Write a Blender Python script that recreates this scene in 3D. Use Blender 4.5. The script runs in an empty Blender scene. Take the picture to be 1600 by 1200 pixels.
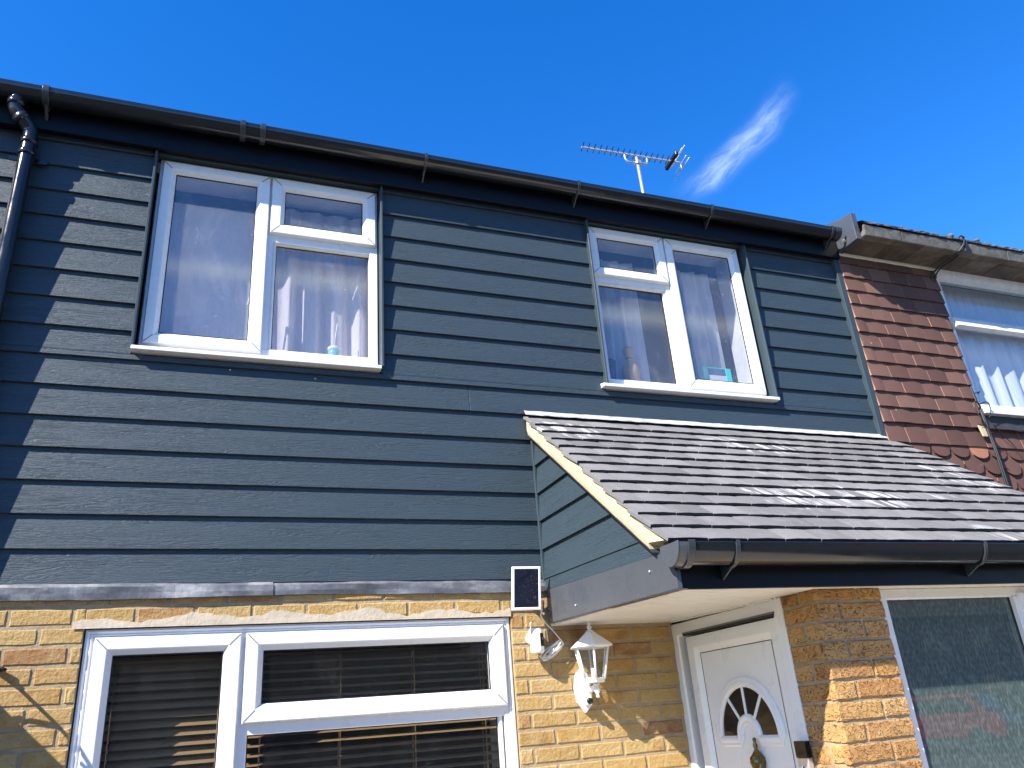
import bpy, math, random
from mathutils import Vector, Matrix
random.seed(7)
S = bpy.context.scene
COL = S.collection
R_ = math.radians
E = 1.6                                   # eye height above the ground; geometry below is written relative to the eye
# ------------------------------------------------------------------ camera
cd = bpy.data.cameras.new('camera'); cam = bpy.data.objects.new('camera', cd); COL.objects.link(cam)
yw, pt, rl = R_(21.99076514), R_(23.18518156), R_(-4.53374706)
fw = Vector((math.sin(yw)*math.cos(pt), math.cos(yw)*math.cos(pt), math.sin(pt)))
rt = Vector((math.cos(yw), -math.sin(yw), 0)); up = rt.cross(fw)
c_, s_ = math.cos(rl), math.sin(rl)
rr = c_*rt + s_*up; uu = -s_*rt + c_*up
m = Matrix((rr, uu, -fw)).transposed().to_4x4(); m.translation = (0, -3.77, E)
cam.matrix_world = m
cd.sensor_width = 36; cd.lens = 1234.377/1600*36; cd.clip_start = .05; cd.clip_end = 2000
S.camera = cam
# ------------------------------------------------------------------ sun, sky, exposure
LD = Vector((1.95, 1.0, -1.85)).normalized()          # the way the sunlight travels
sd = bpy.data.lights.new('sun', 'SUN'); sd.energy = 5.0; sd.angle = R_(.5); sd.color = (1, .945, .86)
sun = bpy.data.objects.new('sun', sd); COL.objects.link(sun)
sun.rotation_euler = LD.to_track_quat('-Z', 'Y').to_euler(); sun.location = (-6, -8, 12)
S.view_settings.view_transform = 'Standard'; S.view_settings.look = 'None'; S.view_settings.gamma = 1
S.view_settings.use_curve_mapping = False; S.view_settings.exposure = 1.28
W = bpy.data.worlds.new('World'); S.world = W; W.use_nodes = True
def wn(t, **k):
    n = W.node_tree.nodes.new(t)
    for a, b in k.items(): setattr(n, a, b)
    return n
WL = W.node_tree.links.new
W.node_tree.nodes.clear()
sky = wn('ShaderNodeTexSky', sky_type='NISHITA', sun_disc=False)
sky.sun_elevation = math.asin(-LD.z); sky.sun_rotation = math.atan2(-LD.x, -LD.y) % (2*math.pi)
sky.altitude = 300; sky.air_density = 1.0; sky.dust_density = .05; sky.ozone_density = 3.0
hs = wn('ShaderNodeHueSaturation'); hs.inputs['Saturation'].default_value = 1.37; hs.inputs['Hue'].default_value = .512; hs.inputs['Value'].default_value = 1.0
WL(sky.outputs[0], hs.inputs['Color'])
tc = wn('ShaderNodeTexCoord')
def vm(op, a, b=None):
    n = wn('ShaderNodeVectorMath', operation=op)
    for i, x in enumerate((a, b)):
        if x is None: continue
        if hasattr(x, 'links'): WL(x, n.inputs[i])
        else: n.inputs[i].default_value = x
    return n
def mt(op, a, b=0.0, clamp=False):
    n = wn('ShaderNodeMath', operation=op, use_clamp=clamp)
    for i, x in enumerate((a, b)):
        if hasattr(x, 'links'): WL(x, n.inputs[i])
        else: n.inputs[i].default_value = x
    return n.outputs[0]
def mr(v, a, b, c=0.0, d=1.0, smooth=True):
    n = wn('ShaderNodeMapRange', interpolation_type='SMOOTHSTEP' if smooth else 'LINEAR')
    WL(v, n.inputs[0])
    for i, x in enumerate((a, b, c, d)): n.inputs[i+1].default_value = x
    return n.outputs[0]
def streak(A, B, w, ext, nsc, strength, dist, bow=0.0, lo=.15):
    A = Vector(A).normalized(); B = Vector(B).normalized(); k = A.cross(B).normalized(); mid = (A+B).normalized(); al = k.cross(mid)
    nz = wn('ShaderNodeTexNoise'); nz.inputs['Scale'].default_value = nsc; nz.inputs['Detail'].default_value = 6
    WL(tc.outputs['Generated'], nz.inputs['Vector'])
    off = vm('SCALE', vm('SUBTRACT', nz.outputs['Color'], (.5, .5, .5)).outputs[0]); off.inputs['Scale'].default_value = dist
    d = vm('ADD', tc.outputs['Generated'], off.outputs[0]).outputs[0]
    u = vm('DOT_PRODUCT', d, al).outputs['Value']
    perp = vm('DOT_PRODUCT', d, k).outputs['Value']
    if bow: perp = mt('ADD', perp, mt('MULTIPLY', mt('MULTIPLY', u, u), bow))
    perp = mt('ABSOLUTE', perp)
    half = A.angle(B)/2
    a = mr(perp, w, 0.0); a = mt('MULTIPLY', a, a)
    b = mr(mt('ABSOLUTE', u), half*ext, half*.35)
    f = mr(vm('DOT_PRODUCT', tc.outputs['Generated'], mid).outputs['Value'], 0.0, .3)
    n2 = wn('ShaderNodeTexNoise'); n2.inputs['Scale'].default_value = nsc*3.2; n2.inputs['Detail'].default_value = 8; n2.inputs['Roughness'].default_value = .65
    n2.inputs['Scale'].default_value = 1.0; n2.inputs['Distortion'].default_value = .6
    cx = wn('ShaderNodeCombineXYZ'); WL(mt('MULTIPLY', u, 16.0), cx.inputs[0]); WL(mt('MULTIPLY', vm('DOT_PRODUCT', d, k).outputs['Value'], 75.0), cx.inputs[1]); WL(cx.outputs[0], n2.inputs['Vector'])
    q = mr(n2.outputs[0], .30, .70, lo, 1.0)
    return mt('MULTIPLY', mt('MULTIPLY', mt('MULTIPLY', a, b), mt('MULTIPLY', q, f)), strength)
c1 = streak((.506, .647, .557), (.584, .523, .625), .026, 1.2, 8, .40, .036, 1.6, .15)
c2 = streak((-.023, -.858, .513), (.553, -.714, .43), .026, 2.6, 4, 1.0, .006, 0.0, .75)  # out-of-view streak, added so a bright band reflects in the upper panes
cm = mt('ADD', c1, c2, True)
mx = wn('ShaderNodeMixRGB'); WL(cm, mx.inputs[0]); WL(hs.outputs[0], mx.inputs[1]); mx.inputs[2].default_value = (4.2, 5.0, 6.2, 1)
bg = wn('ShaderNodeBackground'); bg.inputs['Strength'].default_value = .138
out = wn('ShaderNodeOutputWorld'); WL(mx.outputs[0], bg.inputs[0]); WL(bg.outputs[0], out.inputs[0])

# ------------------------------------------------------------------ materials
MATS = {}
class NT:
    def __init__(s, name):
        s.m = bpy.data.materials.new(name); s.m.use_nodes = True; s.t = s.m.node_tree
        s.b = s.t.nodes['Principled BSDF']; s.o = s.t.nodes['Material Output']
        s.tc = s.n('ShaderNodeTexCoord').outputs['Object']; MATS[name] = s.m
    def n(s, t, **k):
        x = s.t.nodes.new(t)
        for a, b in k.items(): setattr(x, a, b)
        return x
    def l(s, a, b): s.t.links.new(a, b)
    def setin(s, n, i, v):
        if hasattr(v, 'links'): s.l(v, n.inputs[i])
        else: n.inputs[i].default_value = v
    def math(s, op, a, b=0.0, clamp=False):
        n = s.n('ShaderNodeMath', operation=op, use_clamp=clamp); s.setin(n, 0, a); s.setin(n, 1, b); return n.outputs[0]
    def mapr(s, v, a, b, c=0.0, d=1.0, sm=False):
        n = s.n('ShaderNodeMapRange'); n.interpolation_type = 'SMOOTHSTEP' if sm else 'LINEAR'
        for i, x in enumerate((v, a, b, c, d)): s.setin(n, i, x)
        return n.outputs[0]
    def mapping(s, scale=(1, 1, 1), off=None, rot=(0, 0, 0), src=None):
        n = s.n('ShaderNodeMapping'); s.l(src or s.tc, n.inputs[0]); n.inputs['Scale'].default_value = scale; n.inputs['Rotation'].default_value = rot
        if off is not None: s.setin(n, 'Location', off)
        return n.outputs[0]
    def noise(s, scale, detail=4, rough=.55, vec=None, dist=0.0):
        n = s.n('ShaderNodeTexNoise'); s.setin(n, 'Scale', scale); s.setin(n, 'Detail', detail); s.setin(n, 'Roughness', rough); s.setin(n, 'Distortion', dist)
        s.l(vec or s.tc, n.inputs['Vector']); return n.outputs[0]
    def island(s): return s.n('ShaderNodeNewGeometry').outputs['Random Per Island']
    def ioff(s, k=37.0):
        i = s.island(); c = s.n('ShaderNodeCombineXYZ')
        s.l(s.math('MULTIPLY', i, k), c.inputs[0]); s.l(s.math('MULTIPLY', i, k*1.7), c.inputs[1]); s.l(s.math('MULTIPLY', i, k*.6), c.inputs[2])
        return c.outputs[0]
    def ramp(s, v, stops, interp='LINEAR'):
        n = s.n('ShaderNodeValToRGB'); n.color_ramp.interpolation = interp; e = n.color_ramp.elements
        while len(e) < len(stops): e.new(.5)
        for x, (p, c) in zip(e, stops): x.position = p; x.color = (*c, 1)
        s.l(v, n.inputs[0]); return n.outputs[0]
    def mix(s, f, a, b, mode='MIX'):
        n = s.n('ShaderNodeMixRGB', blend_type=mode); s.setin(n, 0, f)
        for i, x in ((1, a), (2, b)):
            if hasattr(x, 'links'): s.l(x, n.inputs[i])
            else: n.inputs[i].default_value = (*x, 1)
        return n.outputs[0]
    def col(s, c):
        if hasattr(c, 'links'): s.l(c, s.b.inputs['Base Color'])
        else: s.b.inputs['Base Color'].default_value = (*c, 1)
    def rough(s, v): s.setin(s.b, 'Roughness', v)
    def bump(s, h, strength=.3, dist=.002, prev=None):
        n = s.n('ShaderNodeBump'); n.inputs['Strength'].default_value = strength; n.inputs['Distance'].default_value = dist
        s.l(h, n.inputs['Height'])
        if prev: s.l(prev, n.inputs['Normal'])
        s.l(n.outputs[0], s.b.inputs['Normal']); return n.outputs[0]
def simple(name, c, rough=.5, metal=0.0, var=.12, vs=9.0, bs=0.0, bscale=60.0, bd=.001, dirt=None, spec=.5):
    s = NT(name); n = s.noise(vs, 6, .6)
    k = s.mapr(n, .25, .75, 1-var, 1+var)
    cc = s.n('ShaderNodeVectorMath', operation='SCALE'); cc.inputs[0].default_value = c; s.l(k, cc.inputs['Scale'])
    o = cc.outputs[0]
    if dirt:
        d = s.mapr(s.noise(dirt[1], 8, .7), dirt[2], dirt[2]+.18, 0, dirt[3], True); o = s.mix(d, o, dirt[0])
    s.col(o); s.b.inputs['Metallic'].default_value = metal; s.b.inputs['Specular IOR Level'].default_value = spec
    s.rough(s.mapr(s.noise(vs*2.3, 4), .3, .7, max(.02, rough-.08), min(1, rough+.08)))
    if bs: s.bump(s.noise(bscale, 5, .6), bs, bd)
    return s.m
def M(n): return MATS[n]

# painted fibre-cement weatherboard with an embossed wood grain
s = NT('weatherboard'); off = s.ioff(23)
v = s.mapping((1.6, 1.6, 17), off); g = s.noise(2.0, 3, .5, v, .9)
rings = s.math('FRACT', s.math('MULTIPLY', g, 9.0)); line = s.mapr(s.math('ABSOLUTE', s.math('SUBTRACT', rings, .5)), .0, .34, 1.0, 0.0, True)
fine = s.noise(9, 5, .65, s.mapping((1.1, 1.1, 42), off))
patch = s.mapr(s.noise(3.1, 2, .5, s.mapping((1, 1, 5), off)), .32, .66, .2, 1.0, True)
pores = s.noise(120, 3, .6, s.mapping((.5, .5, 1.6), off))
h = s.math('ADD', s.math('ADD', s.math('MULTIPLY', s.math('MULTIPLY', line, patch), -.55), s.math('MULTIPLY', fine, .95)), s.math('MULTIPLY', pores, .35))
s.bump(h, .8, .0028)
k = s.mapr(s.noise(2.2, 6, .6), .3, .7, .9, 1.1)
s.col(s.mix(k, (.0260, .0420, .0545), (.0300, .0475, .0605))); s.rough(.50); s.b.inputs['Specular IOR Level'].default_value = .36
# dark trims
simple('dark_trim', (.034, .052, .062), .45, 0, .08, 6, .04, 120, spec=.25)
simple('dark_fascia', (.0032, .0042, .0068), .4, 0, .08, 5, .03, 40, spec=.2)
simple('gutter_plastic', (.0095, .0118, .0140), .17, 0, .12, 4, .04, 12, .002, ((.07, .07, .07), 7, .60, .25), .5)
simple('bracket_plastic', (.030, .034, .037), .3)
simple('grey_panel', (.060, .066, .075), .3, 0, .1, 5, .05, 25, .001, ((.3, .3, .3), 60, .68, .5))
simple('upvc', (.68, .68, .665), .3, 0, .03, 5, .03, 30, .0005, ((.47, .44, .38), 26, .66, .55))
simple('upvc_clean', (.68, .677, .665), .28, 0, .03, 4, .03, 22, .0005, ((.5, .47, .42), 30, .70, .3))
simple('door_white', (.74, .735, .715), .3, 0, .02, 3)
simple('cream_soffit', (.78, .755, .69), .38, 0, .04, 4)
simple('seam', (.16, .16, .155), .7)
simple('gasket', (.012, .012, .013), .5)
simple('black_metal', (.012, .011, .010), .45, .3)
simple('galvanised', (.55, .54, .52), .42, .75, .2, 25)
simple('aluminium', (.62, .60, .55), .4, .7, .25, 18)
simple('white_plastic', (.80, .79, .77), .35, 0, .04, 8)
simple('black_gloss', (.006, .006, .007), .08)
simple('brass', (.17, .12, .05), .3, 1.0, .25, 40)
simple('mortar_fillet', (.50, .40, .245), .9, 0, .14, 14, .5, 90, .003, ((.42, .36, .27), 9, .6, .5))
simple('interior', (.62, .60, .58), .8)
simple('room_dark', (.075, .07, .068), .9)
simple('reveal_board', (.66, .645, .66), .6)
simple('glaze_blue', (.04, .09, .17), .4)
simple('turquoise', (.02, .62, .52), .4)
simple('jar_glass', (.18, .50, .52), .12)
simple('pin_wood', (.46, .27, .12), .45, 0, .3, 30)
simple('pot_dark', (.03, .035, .05), .4)
simple('cable_black', (.012, .012, .012), .5)
simple('cable_white', (.74, .74, .72), .5)
simple('asphalt', (.05, .05, .052), .9, 0, .25, 30, .5, 200, .004)
simple('paving', (.68, .58, .42), .9, 0, .15, 6, .3, 60, .003)
simple('cream_sealant', (.72, .69, .60), .7, 0, .1, 20)
simple('pale_flashing', (.40, .395, .38), .8, 0, .35, 30, .4, 90, .003)
simple('old_black', (.020, .019, .019), .7, 0, .3, 14, .4, 60, .003, ((.16, .16, .15), 18, .58, .5))
simple('red_paint', (.35, .012, .014), .2)
simple('tyre', (.012, .012, .012), .8)
simple('alloy', (.5, .5, .52), .3, .8)
simple('yellow_plate', (.75, .5, .05), .4)
simple('dark_roof', (.06, .052, .05), .85, 0, .25, 8)
# lead
s = NT('lead'); n = s.noise(6, 7, .65, s.mapping((1, 1, 2.2))); s.col(s.ramp(n, [(.28, (.06, .066, .078)), (.5, (.135, .14, .152)), (.66, (.28, .275, .275)), (.8, (.10, .10, .11))]))
s.rough(.55); s.b.inputs['Metallic'].default_value = .25; s.bump(s.noise(9, 5, .6, s.mapping((1, 1, .5))), .8, .008)
# bricks
def brickmat(name, stops, spots, bsc, bst, bd, creased=False):
    s = NT(name); i = s.island(); off = s.ioff(41)
    base = s.ramp(i, stops)
    n = s.noise(14, 6, .65, s.mapping((1, 1, 1.6), off)); base = s.mix(s.mapr(n, .35, .7, 0, .55, True), base, spots[0])
    n2 = s.noise(5.5, 3, .5, s.mapping((1, 1, 1.4), off)); base = s.mix(s.mapr(n2, .60, .74, 0, spots[2], True), base, spots[1])
    pits = s.mapr(s.noise(95, 4, .7), .56, .70, 0, .6); base = s.mix(pits, base, (.14, .085, .04))
    s.col(base); s.rough(.93); s.b.inputs['Specular IOR Level'].default_value = .2
    h = s.noise(bsc, 6, .68, s.mapping((1, 1, 1), off))
    if creased:
        v = s.mapping((1.0, 1.0, 1.9), off); w = s.noise(21, 2, .5, v, .5)
        rg = s.math('FRACT', s.math('MULTIPLY', w, 5.6)); cr = s.mapr(s.math('ABSOLUTE', s.math('SUBTRACT', rg, .5)), 0, .10, 0.0, 1.0, True)
        h = s.math('ADD', s.math('MULTIPLY', h, .5), s.math('MULTIPLY', cr, 1.3)); s.col(s.mix(s.mapr(cr, 0, 1, .35, 0), base, (.22, .10, .035)))  # crease lines also darkened in the colour, for dirt and shade in them
    s.bump(h, bst, bd)
    return s.m
brickmat('buff_brick', [(0, (0.357, 0.218, 0.074)), (.25, (0.428, 0.286, 0.111)), (.45, (0.388, 0.209, 0.059)), (.62, (0.449, 0.320, 0.139)), (.8, (0.398, 0.247, 0.082)), (.92, (.31, .16, .065)), (1, (.24, .11, .055))],
         ((.47, .35, .17), (.26, .14, .055), .7), 62, 1.0, .009)
brickmat('rustic_brick', [(0, (.40, .20, .065)), (.35, (.47, .27, .10)), (.65, (.36, .165, .055)), (1, (.46, .28, .12))],
         ((.50, .31, .125), (.11, .055, .035), .85), 60, 1.0, .016, True)
s = NT('mortar'); n = s.noise(10, 7, .7); s.col(s.ramp(n, [(.3, (.27, .20, .115)), (.55, (.38, .295, .18)), (.8, (.45, .36, .23))])); s.rough(.95); s.bump(s.noise(70, 6, .75), 1.0, .008)
s = NT('mortar_smear'); n = s.noise(9, 6, .7); s.col(s.ramp(n, [(.3, (.40, .33, .24)), (.7, (.54, .46, .34))])); s.rough(.95); s.bump(s.noise(40, 6, .7), .7, .006)
# roof tiles
s = NT('slate_tile'); i = s.island(); off = s.ioff(19)
c = s.ramp(i, [(0, (.128, .122, .119)), (.5, (.158, .151, .147)), (1, (.195, .186, .180))])
n = s.noise(7, 7, .7, s.mapping((1, 1, 1), off)); c = s.mix(s.mapr(n, .45, .75, 0, .5, True), c, (.24, .225, .22))
st = s.noise(26, 5, .6, s.mapping((1, .16, .16), off)); big = s.noise(1.5, 3, .5, s.mapping((.8, 1.3, 1.3)))
bl = s.math('MULTIPLY', s.mapr(st, .47, .64, 0, 1, True), s.mapr(big, .53, .63, 0, .85, True)); c = s.mix(bl, c, (.60, .60, .58))
sp = s.mapr(s.noise(150, 2, .5), .68, .74, 0, .6); c = s.mix(sp, c, (.46, .45, .43))
s.col(c); s.rough(.88); s.b.inputs['Specular IOR Level'].default_value = .12; s.bump(s.noise(150, 5, .7), .55, .003)
s = NT('slate_edge'); s.col(s.ramp(s.noise(120, 4, .7), [(.35, (.012, .0115, .0115)), (.6, (.04, .038, .037)), (.76, (.14, .13, .125))])); s.rough(.95); s.bump(s.noise(160, 5, .7), 1.0, .006)
s = NT('clay_tile'); i = s.island(); off = s.ioff(29)
c = s.ramp(i, [(0, (.085, .043, .034)), (.4, (.110, .057, .044)), (.8, (.134, .070, .053)), (1, (.16, .086, .064))])
n = s.noise(9, 6, .7, s.mapping((1, 1, 1), off)); c = s.mix(s.mapr(n, .48, .75, 0, .45, True), c, (.075, .046, .040))
l = s.math('MULTIPLY', s.mapr(s.noise(34, 6, .7, s.mapping((1, 1, 1), off)), .60, .68, 0, .9, True), s.mapr(s.noise(3.2, 2, .5, s.mapping((1, 1, 1), off)), .60, .66, 0, 1, True))
c = s.mix(l, c, (.52, .40, .24)); s.col(c); s.rough(.9); s.b.inputs['Specular IOR Level'].default_value = .25; s.bump(s.noise(260, 4, .7), .6, .002)
simple('clay_orange', (.30, .125, .07), .9, 0, .2, 30, .4, 160, .002)
simple('clay_pale', (.36, .20, .14), .9, 0, .2, 30, .4, 160, .002)
# weathered concrete
s = NT('old_concrete'); n = s.noise(9, 8, .75); c = s.ramp(n, [(.3, (.05, .046, .04)), (.5, (.11, .105, .092)), (.68, (.20, .19, .168)), (.85, (.36, .345, .31))])
sp = s.mapr(s.noise(120, 4, .7), .55, .7, 0, .7); c = s.mix(sp, c, (.05, .047, .042)); s.col(c); s.rough(.95); s.bump(s.noise(90, 6, .75), 1.0, .006)
s = NT('soffit_concrete'); i = s.island(); n = s.noise(3.2, 7, .7, s.mapping((1, 1, 1), s.ioff(13))); c = s.ramp(n, [(.28, (.035, .028, .02)), (.48, (.11, .088, .063)), (.68, (.22, .18, .135)), (.85, (.15, .12, .09))]); s.col(c); s.rough(.95); s.bump(s.noise(60, 6, .7), .6, .004)
# glass
def glass(name, tint, refl, dirt, dscale, extra=None, rough=0.0, haze=0.0):
    s = NT(name); s.t.nodes.remove(s.b)
    tr = s.n('ShaderNodeBsdfTransparent'); tr.inputs[0].default_value = (*tint, 1)
    gl = s.n('ShaderNodeBsdfGlossy'); gl.inputs['Roughness'].default_value = rough; gl.inputs[0].default_value = (1, 1, 1, 1)
    fr = s.n('ShaderNodeFresnel'); fr.inputs[0].default_value = 1.5
    bf = s.n('ShaderNodeNewGeometry').outputs['Backfacing']
    f = s.math('MULTIPLY', fr.outputs[0], refl, True)
    mxv = s.n('ShaderNodeMix'); s.l(bf, mxv.inputs[0]); s.l(f, mxv.inputs[2]); mxv.inputs[3].default_value = .04
    mx = s.n('ShaderNodeMixShader'); s.l(mxv.outputs[0], mx.inputs[0]); s.l(tr.outputs[0], mx.inputs[1]); s.l(gl.outputs[0], mx.inputs[2])
    df = s.n('ShaderNodeBsdfDiffuse'); df.inputs[0].default_value = (.75, .74, .72, 1)
    spk = s.mapr(s.noise(dscale, 2, .5), .66, .73, 0, 1); cl = s.mapr(s.noise(3.5, 4, .6), .42, .62, .08, 1, True)
    smear = s.mapr(s.noise(5, 7, .7, s.mapping((1.2, 1.2, .5)), 1.2), .45, .8, haze*.4, haze, True)
    d = s.math('ADD', s.math('MULTIPLY', s.math('MULTIPLY', spk, cl), dirt), smear, True)
    m2 = s.n('ShaderNodeMixShader'); s.l(d, m2.inputs[0]); s.l(mx.outputs[0], m2.inputs[1]); s.l(df.outputs[0], m2.inputs[2])
    s.l(m2.outputs[0], s.o.inputs[0])
    if extra: extra(s, gl)
    return s.m
glass('upper_glass', (.92, .93, .95), 1.75, .34, 105, None, 0, .09)
glass('neighbour_glass', (.93, .95, .97), 1.3, .1, 90, None, 0, .03)
glass('lower_glass', (.93, .94, .93), .9, .10, 140, None, 0, .010)
glass('lantern_glass', (.80, .83, .80), 1.6, .1, 60, None, 0, .03)
s = NT('obscured_glass')
v = s.mapping((120, 120, 42)); vo = s.n('ShaderNodeTexVoronoi'); vo.inputs['Scale'].default_value = 1.0; vo.inputs['Randomness'].default_value = .75; s.l(v, vo.inputs['Vector'])
s.col(s.ramp(vo.outputs['Distance'], [(.15, (.044, .064, .063)), (.5, (.058, .082, .080)), (.9, (.10, .132, .128))])); s.rough(.02); s.b.inputs['Specular IOR Level'].default_value = 1.0; pass
# cloth
def cloth(name, c, tl, a):
    s = NT(name); s.t.nodes.remove(s.b)
    df = s.n('ShaderNodeBsdfDiffuse'); df.inputs[0].default_value = (*c, 1)
    t = s.n('ShaderNodeBsdfTranslucent'); t.inputs[0].default_value = (*c, 1)
    m1 = s.n('ShaderNodeMixShader'); m1.inputs[0].default_value = tl; s.l(df.outputs[0], m1.inputs[1]); s.l(t.outputs[0], m1.inputs[2])
    tr = s.n('ShaderNodeBsdfTransparent'); m2 = s.n('ShaderNodeMixShader')
    n = s.noise(60, 2, .5, s.mapping((1, 1, .15))); s.l(s.mapr(n, .3, .7, a-.06, a+.06), m2.inputs[0]); s.l(tr.outputs[0], m2.inputs[1]); s.l(m1.outputs[0], m2.inputs[2]); s.l(m2.outputs[0], s.o.inputs[0])
cloth('lilac_voile', (.66, .65, .68), .2, .95)
cloth('pink_voile', (.84, .78, .79), .3, .92)
cloth('grey_curtain', (.58, .575, .59), .15, .97)
cloth('net_lace', (.82, .84, .88), .3, .9)
s = NT('blind_wood'); s.col(s.mix(s.noise(30, 4, .6, s.mapping((.2, 1, 6))), (.20, .125, .065), (.27, .175, .095))); s.rough(.35)
s = NT('solar_cell'); br = s.n('ShaderNodeTexNoise'); s.col(s.mix(s.mapr(s.noise(200, 2), .66, .72, 0, .5), (.006, .007, .016), (.3, .3, .3))); s.rough(.12)

# ------------------------------------------------------------------ mesh helpers
class MB:
    def __init__(s): s.v = []; s.f = []; s.mi = []; s.sm = []
    def add(s, vs, fs, m=0, smooth=False):
        o = len(s.v); s.v += [tuple(v) for v in vs]
        for f in fs: s.f.append([i+o for i in f]); s.mi.append(m); s.sm.append(smooth)
        return s
    def box(s, x0, x1, y0, y1, z0, z1, m=0):
        return s.add([(x, y, z) for z in (z0, z1) for y in (y0, y1) for x in (x0, x1)],
                     [(0, 2, 3, 1), (4, 5, 7, 6), (0, 1, 5, 4), (2, 6, 7, 3), (0, 4, 6, 2), (1, 3, 7, 5)], m)
    def hexa(s, a, b, m=0):          # two quads a (one end), b (other end), same winding
        return s.add(list(a)+list(b), [(0, 1, 2, 3), (7, 6, 5, 4), (0, 4, 5, 1), (1, 5, 6, 2), (2, 6, 7, 3), (3, 7, 4, 0)], m)
    def prism(s, pts, ax, a0, a1, m=0):   # pts 2-D polygon in the plane across axis ax
        def P(p, a): return {0: (a, p[0], p[1]), 1: (p[0], a, p[1]), 2: (p[0], p[1], a)}[ax]
        n = len(pts); vs = [P(p, a0) for p in pts]+[P(p, a1) for p in pts]
        fs = [tuple(range(n)), tuple(range(2*n-1, n-1, -1))]+[(i, i+n, (i+1) % n+n, (i+1) % n) for i in range(n)]
        return s.add(vs, fs, m)
    def tube(s, pts, r, n=10, m=0, closed=False, smooth=True):
        pts = [Vector(p) for p in pts]; rs = r if isinstance(r, (list, tuple)) else [r]*len(pts); vs = []; N = len(pts); u0 = None
        for i, p in enumerate(pts):
            a = pts[(i-1) % N] if (closed or i) else p; b = pts[(i+1) % N] if (closed or i < N-1) else p
            t = (b-a).normalized()
            if u0 is None: u = t.orthogonal().normalized()
            else: u = (u0-t*u0.dot(t)); u = u.normalized() if u.length > 1e-6 else t.orthogonal().normalized()
            u0 = u; w = t.cross(u)
            vs += [p+(u*math.cos(2*math.pi*k/n)+w*math.sin(2*math.pi*k/n))*rs[i] for k in range(n)]
        fs = []
        for i in range(N if closed else N-1):
            j = (i+1) % N
            fs += [(i*n+k, i*n+(k+1) % n, j*n+(k+1) % n, j*n+k) for k in range(n)]
        s.add(vs, fs, m, smooth)
        if not closed:
            o = len(s.v)-N*n
            s.f.append([o+k for k in range(n-1, -1, -1)]); s.mi.append(m); s.sm.append(False)
            s.f.append([o+(N-1)*n+k for k in range(n)]); s.mi.append(m); s.sm.append(False)
        return s
    def lathe(s, prof, c, n=20, m=0, axis=2, phase=0.0, smooth=True):
        vs = []
        for r, h in prof:
            for k in range(n):
                a = 2*math.pi*k/n+phase; p = (r*math.cos(a), r*math.sin(a), h)
                if axis == 1: p = (p[0], p[2], p[1])
                if axis == 0: p = (p[2], p[0], p[1])
                vs.append((c[0]+p[0], c[1]+p[1], c[2]+p[2]))
        fs = [(i*n+k, i*n+(k+1) % n, (i+1)*n+(k+1) % n, (i+1)*n+k) for i in range(len(prof)-1) for k in range(n)]
        fs += [tuple(range(n-1, -1, -1)), tuple((len(prof)-1)*n+k for k in range(n))]
        return s.add(vs, fs, m, smooth)
    def frame(s, u0, u1, v0, v1, prof, mp=lambda u, v, d: (u, d, v), m=0, flip=False):   # mitred rectangular ring; prof = (inset, depth) loop
        n = len(prof); vs = []
        for i, d in prof:
            vs += [mp(u0+i, v0+i, d), mp(u1-i, v0+i, d), mp(u1-i, v1-i, d), mp(u0+i, v1-i, d)]
        fs = []
        for k in range(n):
            k2 = (k+1) % n
            for c in range(4):
                c2 = (c+1) % 4; q = (k*4+c, k*4+c2, k2*4+c2, k2*4+c); fs.append(q[::-1] if flip else q)
        return s.add(vs, fs, m)
    def build(s, name, mats, parent=None, bevel=0.0, seg=1, props=None, base=None):
        me = bpy.data.meshes.new(name); b = Vector(base) if base else (BASE[parent] if parent else Vector((0, 0, 0)))
        me.from_pydata([Vector(v)-b for v in s.v], [], s.f)
        for x in (mats if isinstance(mats, (list, tuple)) else [mats]): me.materials.append(M(x))
        for p, mi, sm in zip(me.polygons, s.mi, s.sm): p.material_index = mi; p.use_smooth = sm
        me.update()
        o = bpy.data.objects.new(name, me); COL.objects.link(o); BASE[o] = b
        if parent: o.parent = parent
        else: o.location = b+Vector((0, 0, E))
        if bevel:
            md = o.modifiers.new('bevel', 'BEVEL'); md.width = bevel; md.segments = seg; md.limit_method = 'ANGLE'; md.angle_limit = R_(40); md.use_clamp_overlap = True
        for k, v in (props or {}).items(): o[k] = v
        return o
BASE = {}
def thing(name, label, cat, base, group=None):
    o = bpy.data.objects.new(name, None); COL.objects.link(o); o.empty_display_size = .1
    BASE[o] = Vector(base); o.location = Vector(base)+Vector((0, 0, E)); o['label'] = label; o['category'] = cat
    if group: o['group'] = group
    return o
def tag(o, label, cat, group=None):
    o['label'] = label; o['category'] = cat
    if group: o['group'] = group
    return o
def rects(x0, x1, z0, z1, holes):
    xs = sorted({x0, x1, *[min(max(v, x0), x1) for h in holes for v in h[:2]]}); zs = sorted({z0, z1, *[min(max(v, z0), z1) for h in holes for v in h[2:]]})
    for a, b in zip(xs, xs[1:]):
        for c, d in zip(zs, zs[1:]):
            if b-a > 1e-5 and d-c > 1e-5 and not any(h[0] < (a+b)/2 < h[1] and h[2] < (c+d)/2 < h[3] for h in holes): yield a, b, c, d
jit = lambda a: random.uniform(-a, a)

# ------------------------------------------------------------------ ground
def ground():
    g = MB(); g.box(-400, 400, -400, 400, -E-.3, -E); o = g.build('ground', 'asphalt', base=(0, 0, -E)); o['kind'] = 'structure'
    p = MB(); p.box(1.45, 4.6, -5.5, 0.0, -E+.002, -E+.05); o = p.build('front_path', 'paving', base=(0, -3, -E)); o['kind'] = 'structure'  # unseen path, its extent and pale tone shaped to bounce light under the porch
ground()

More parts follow.
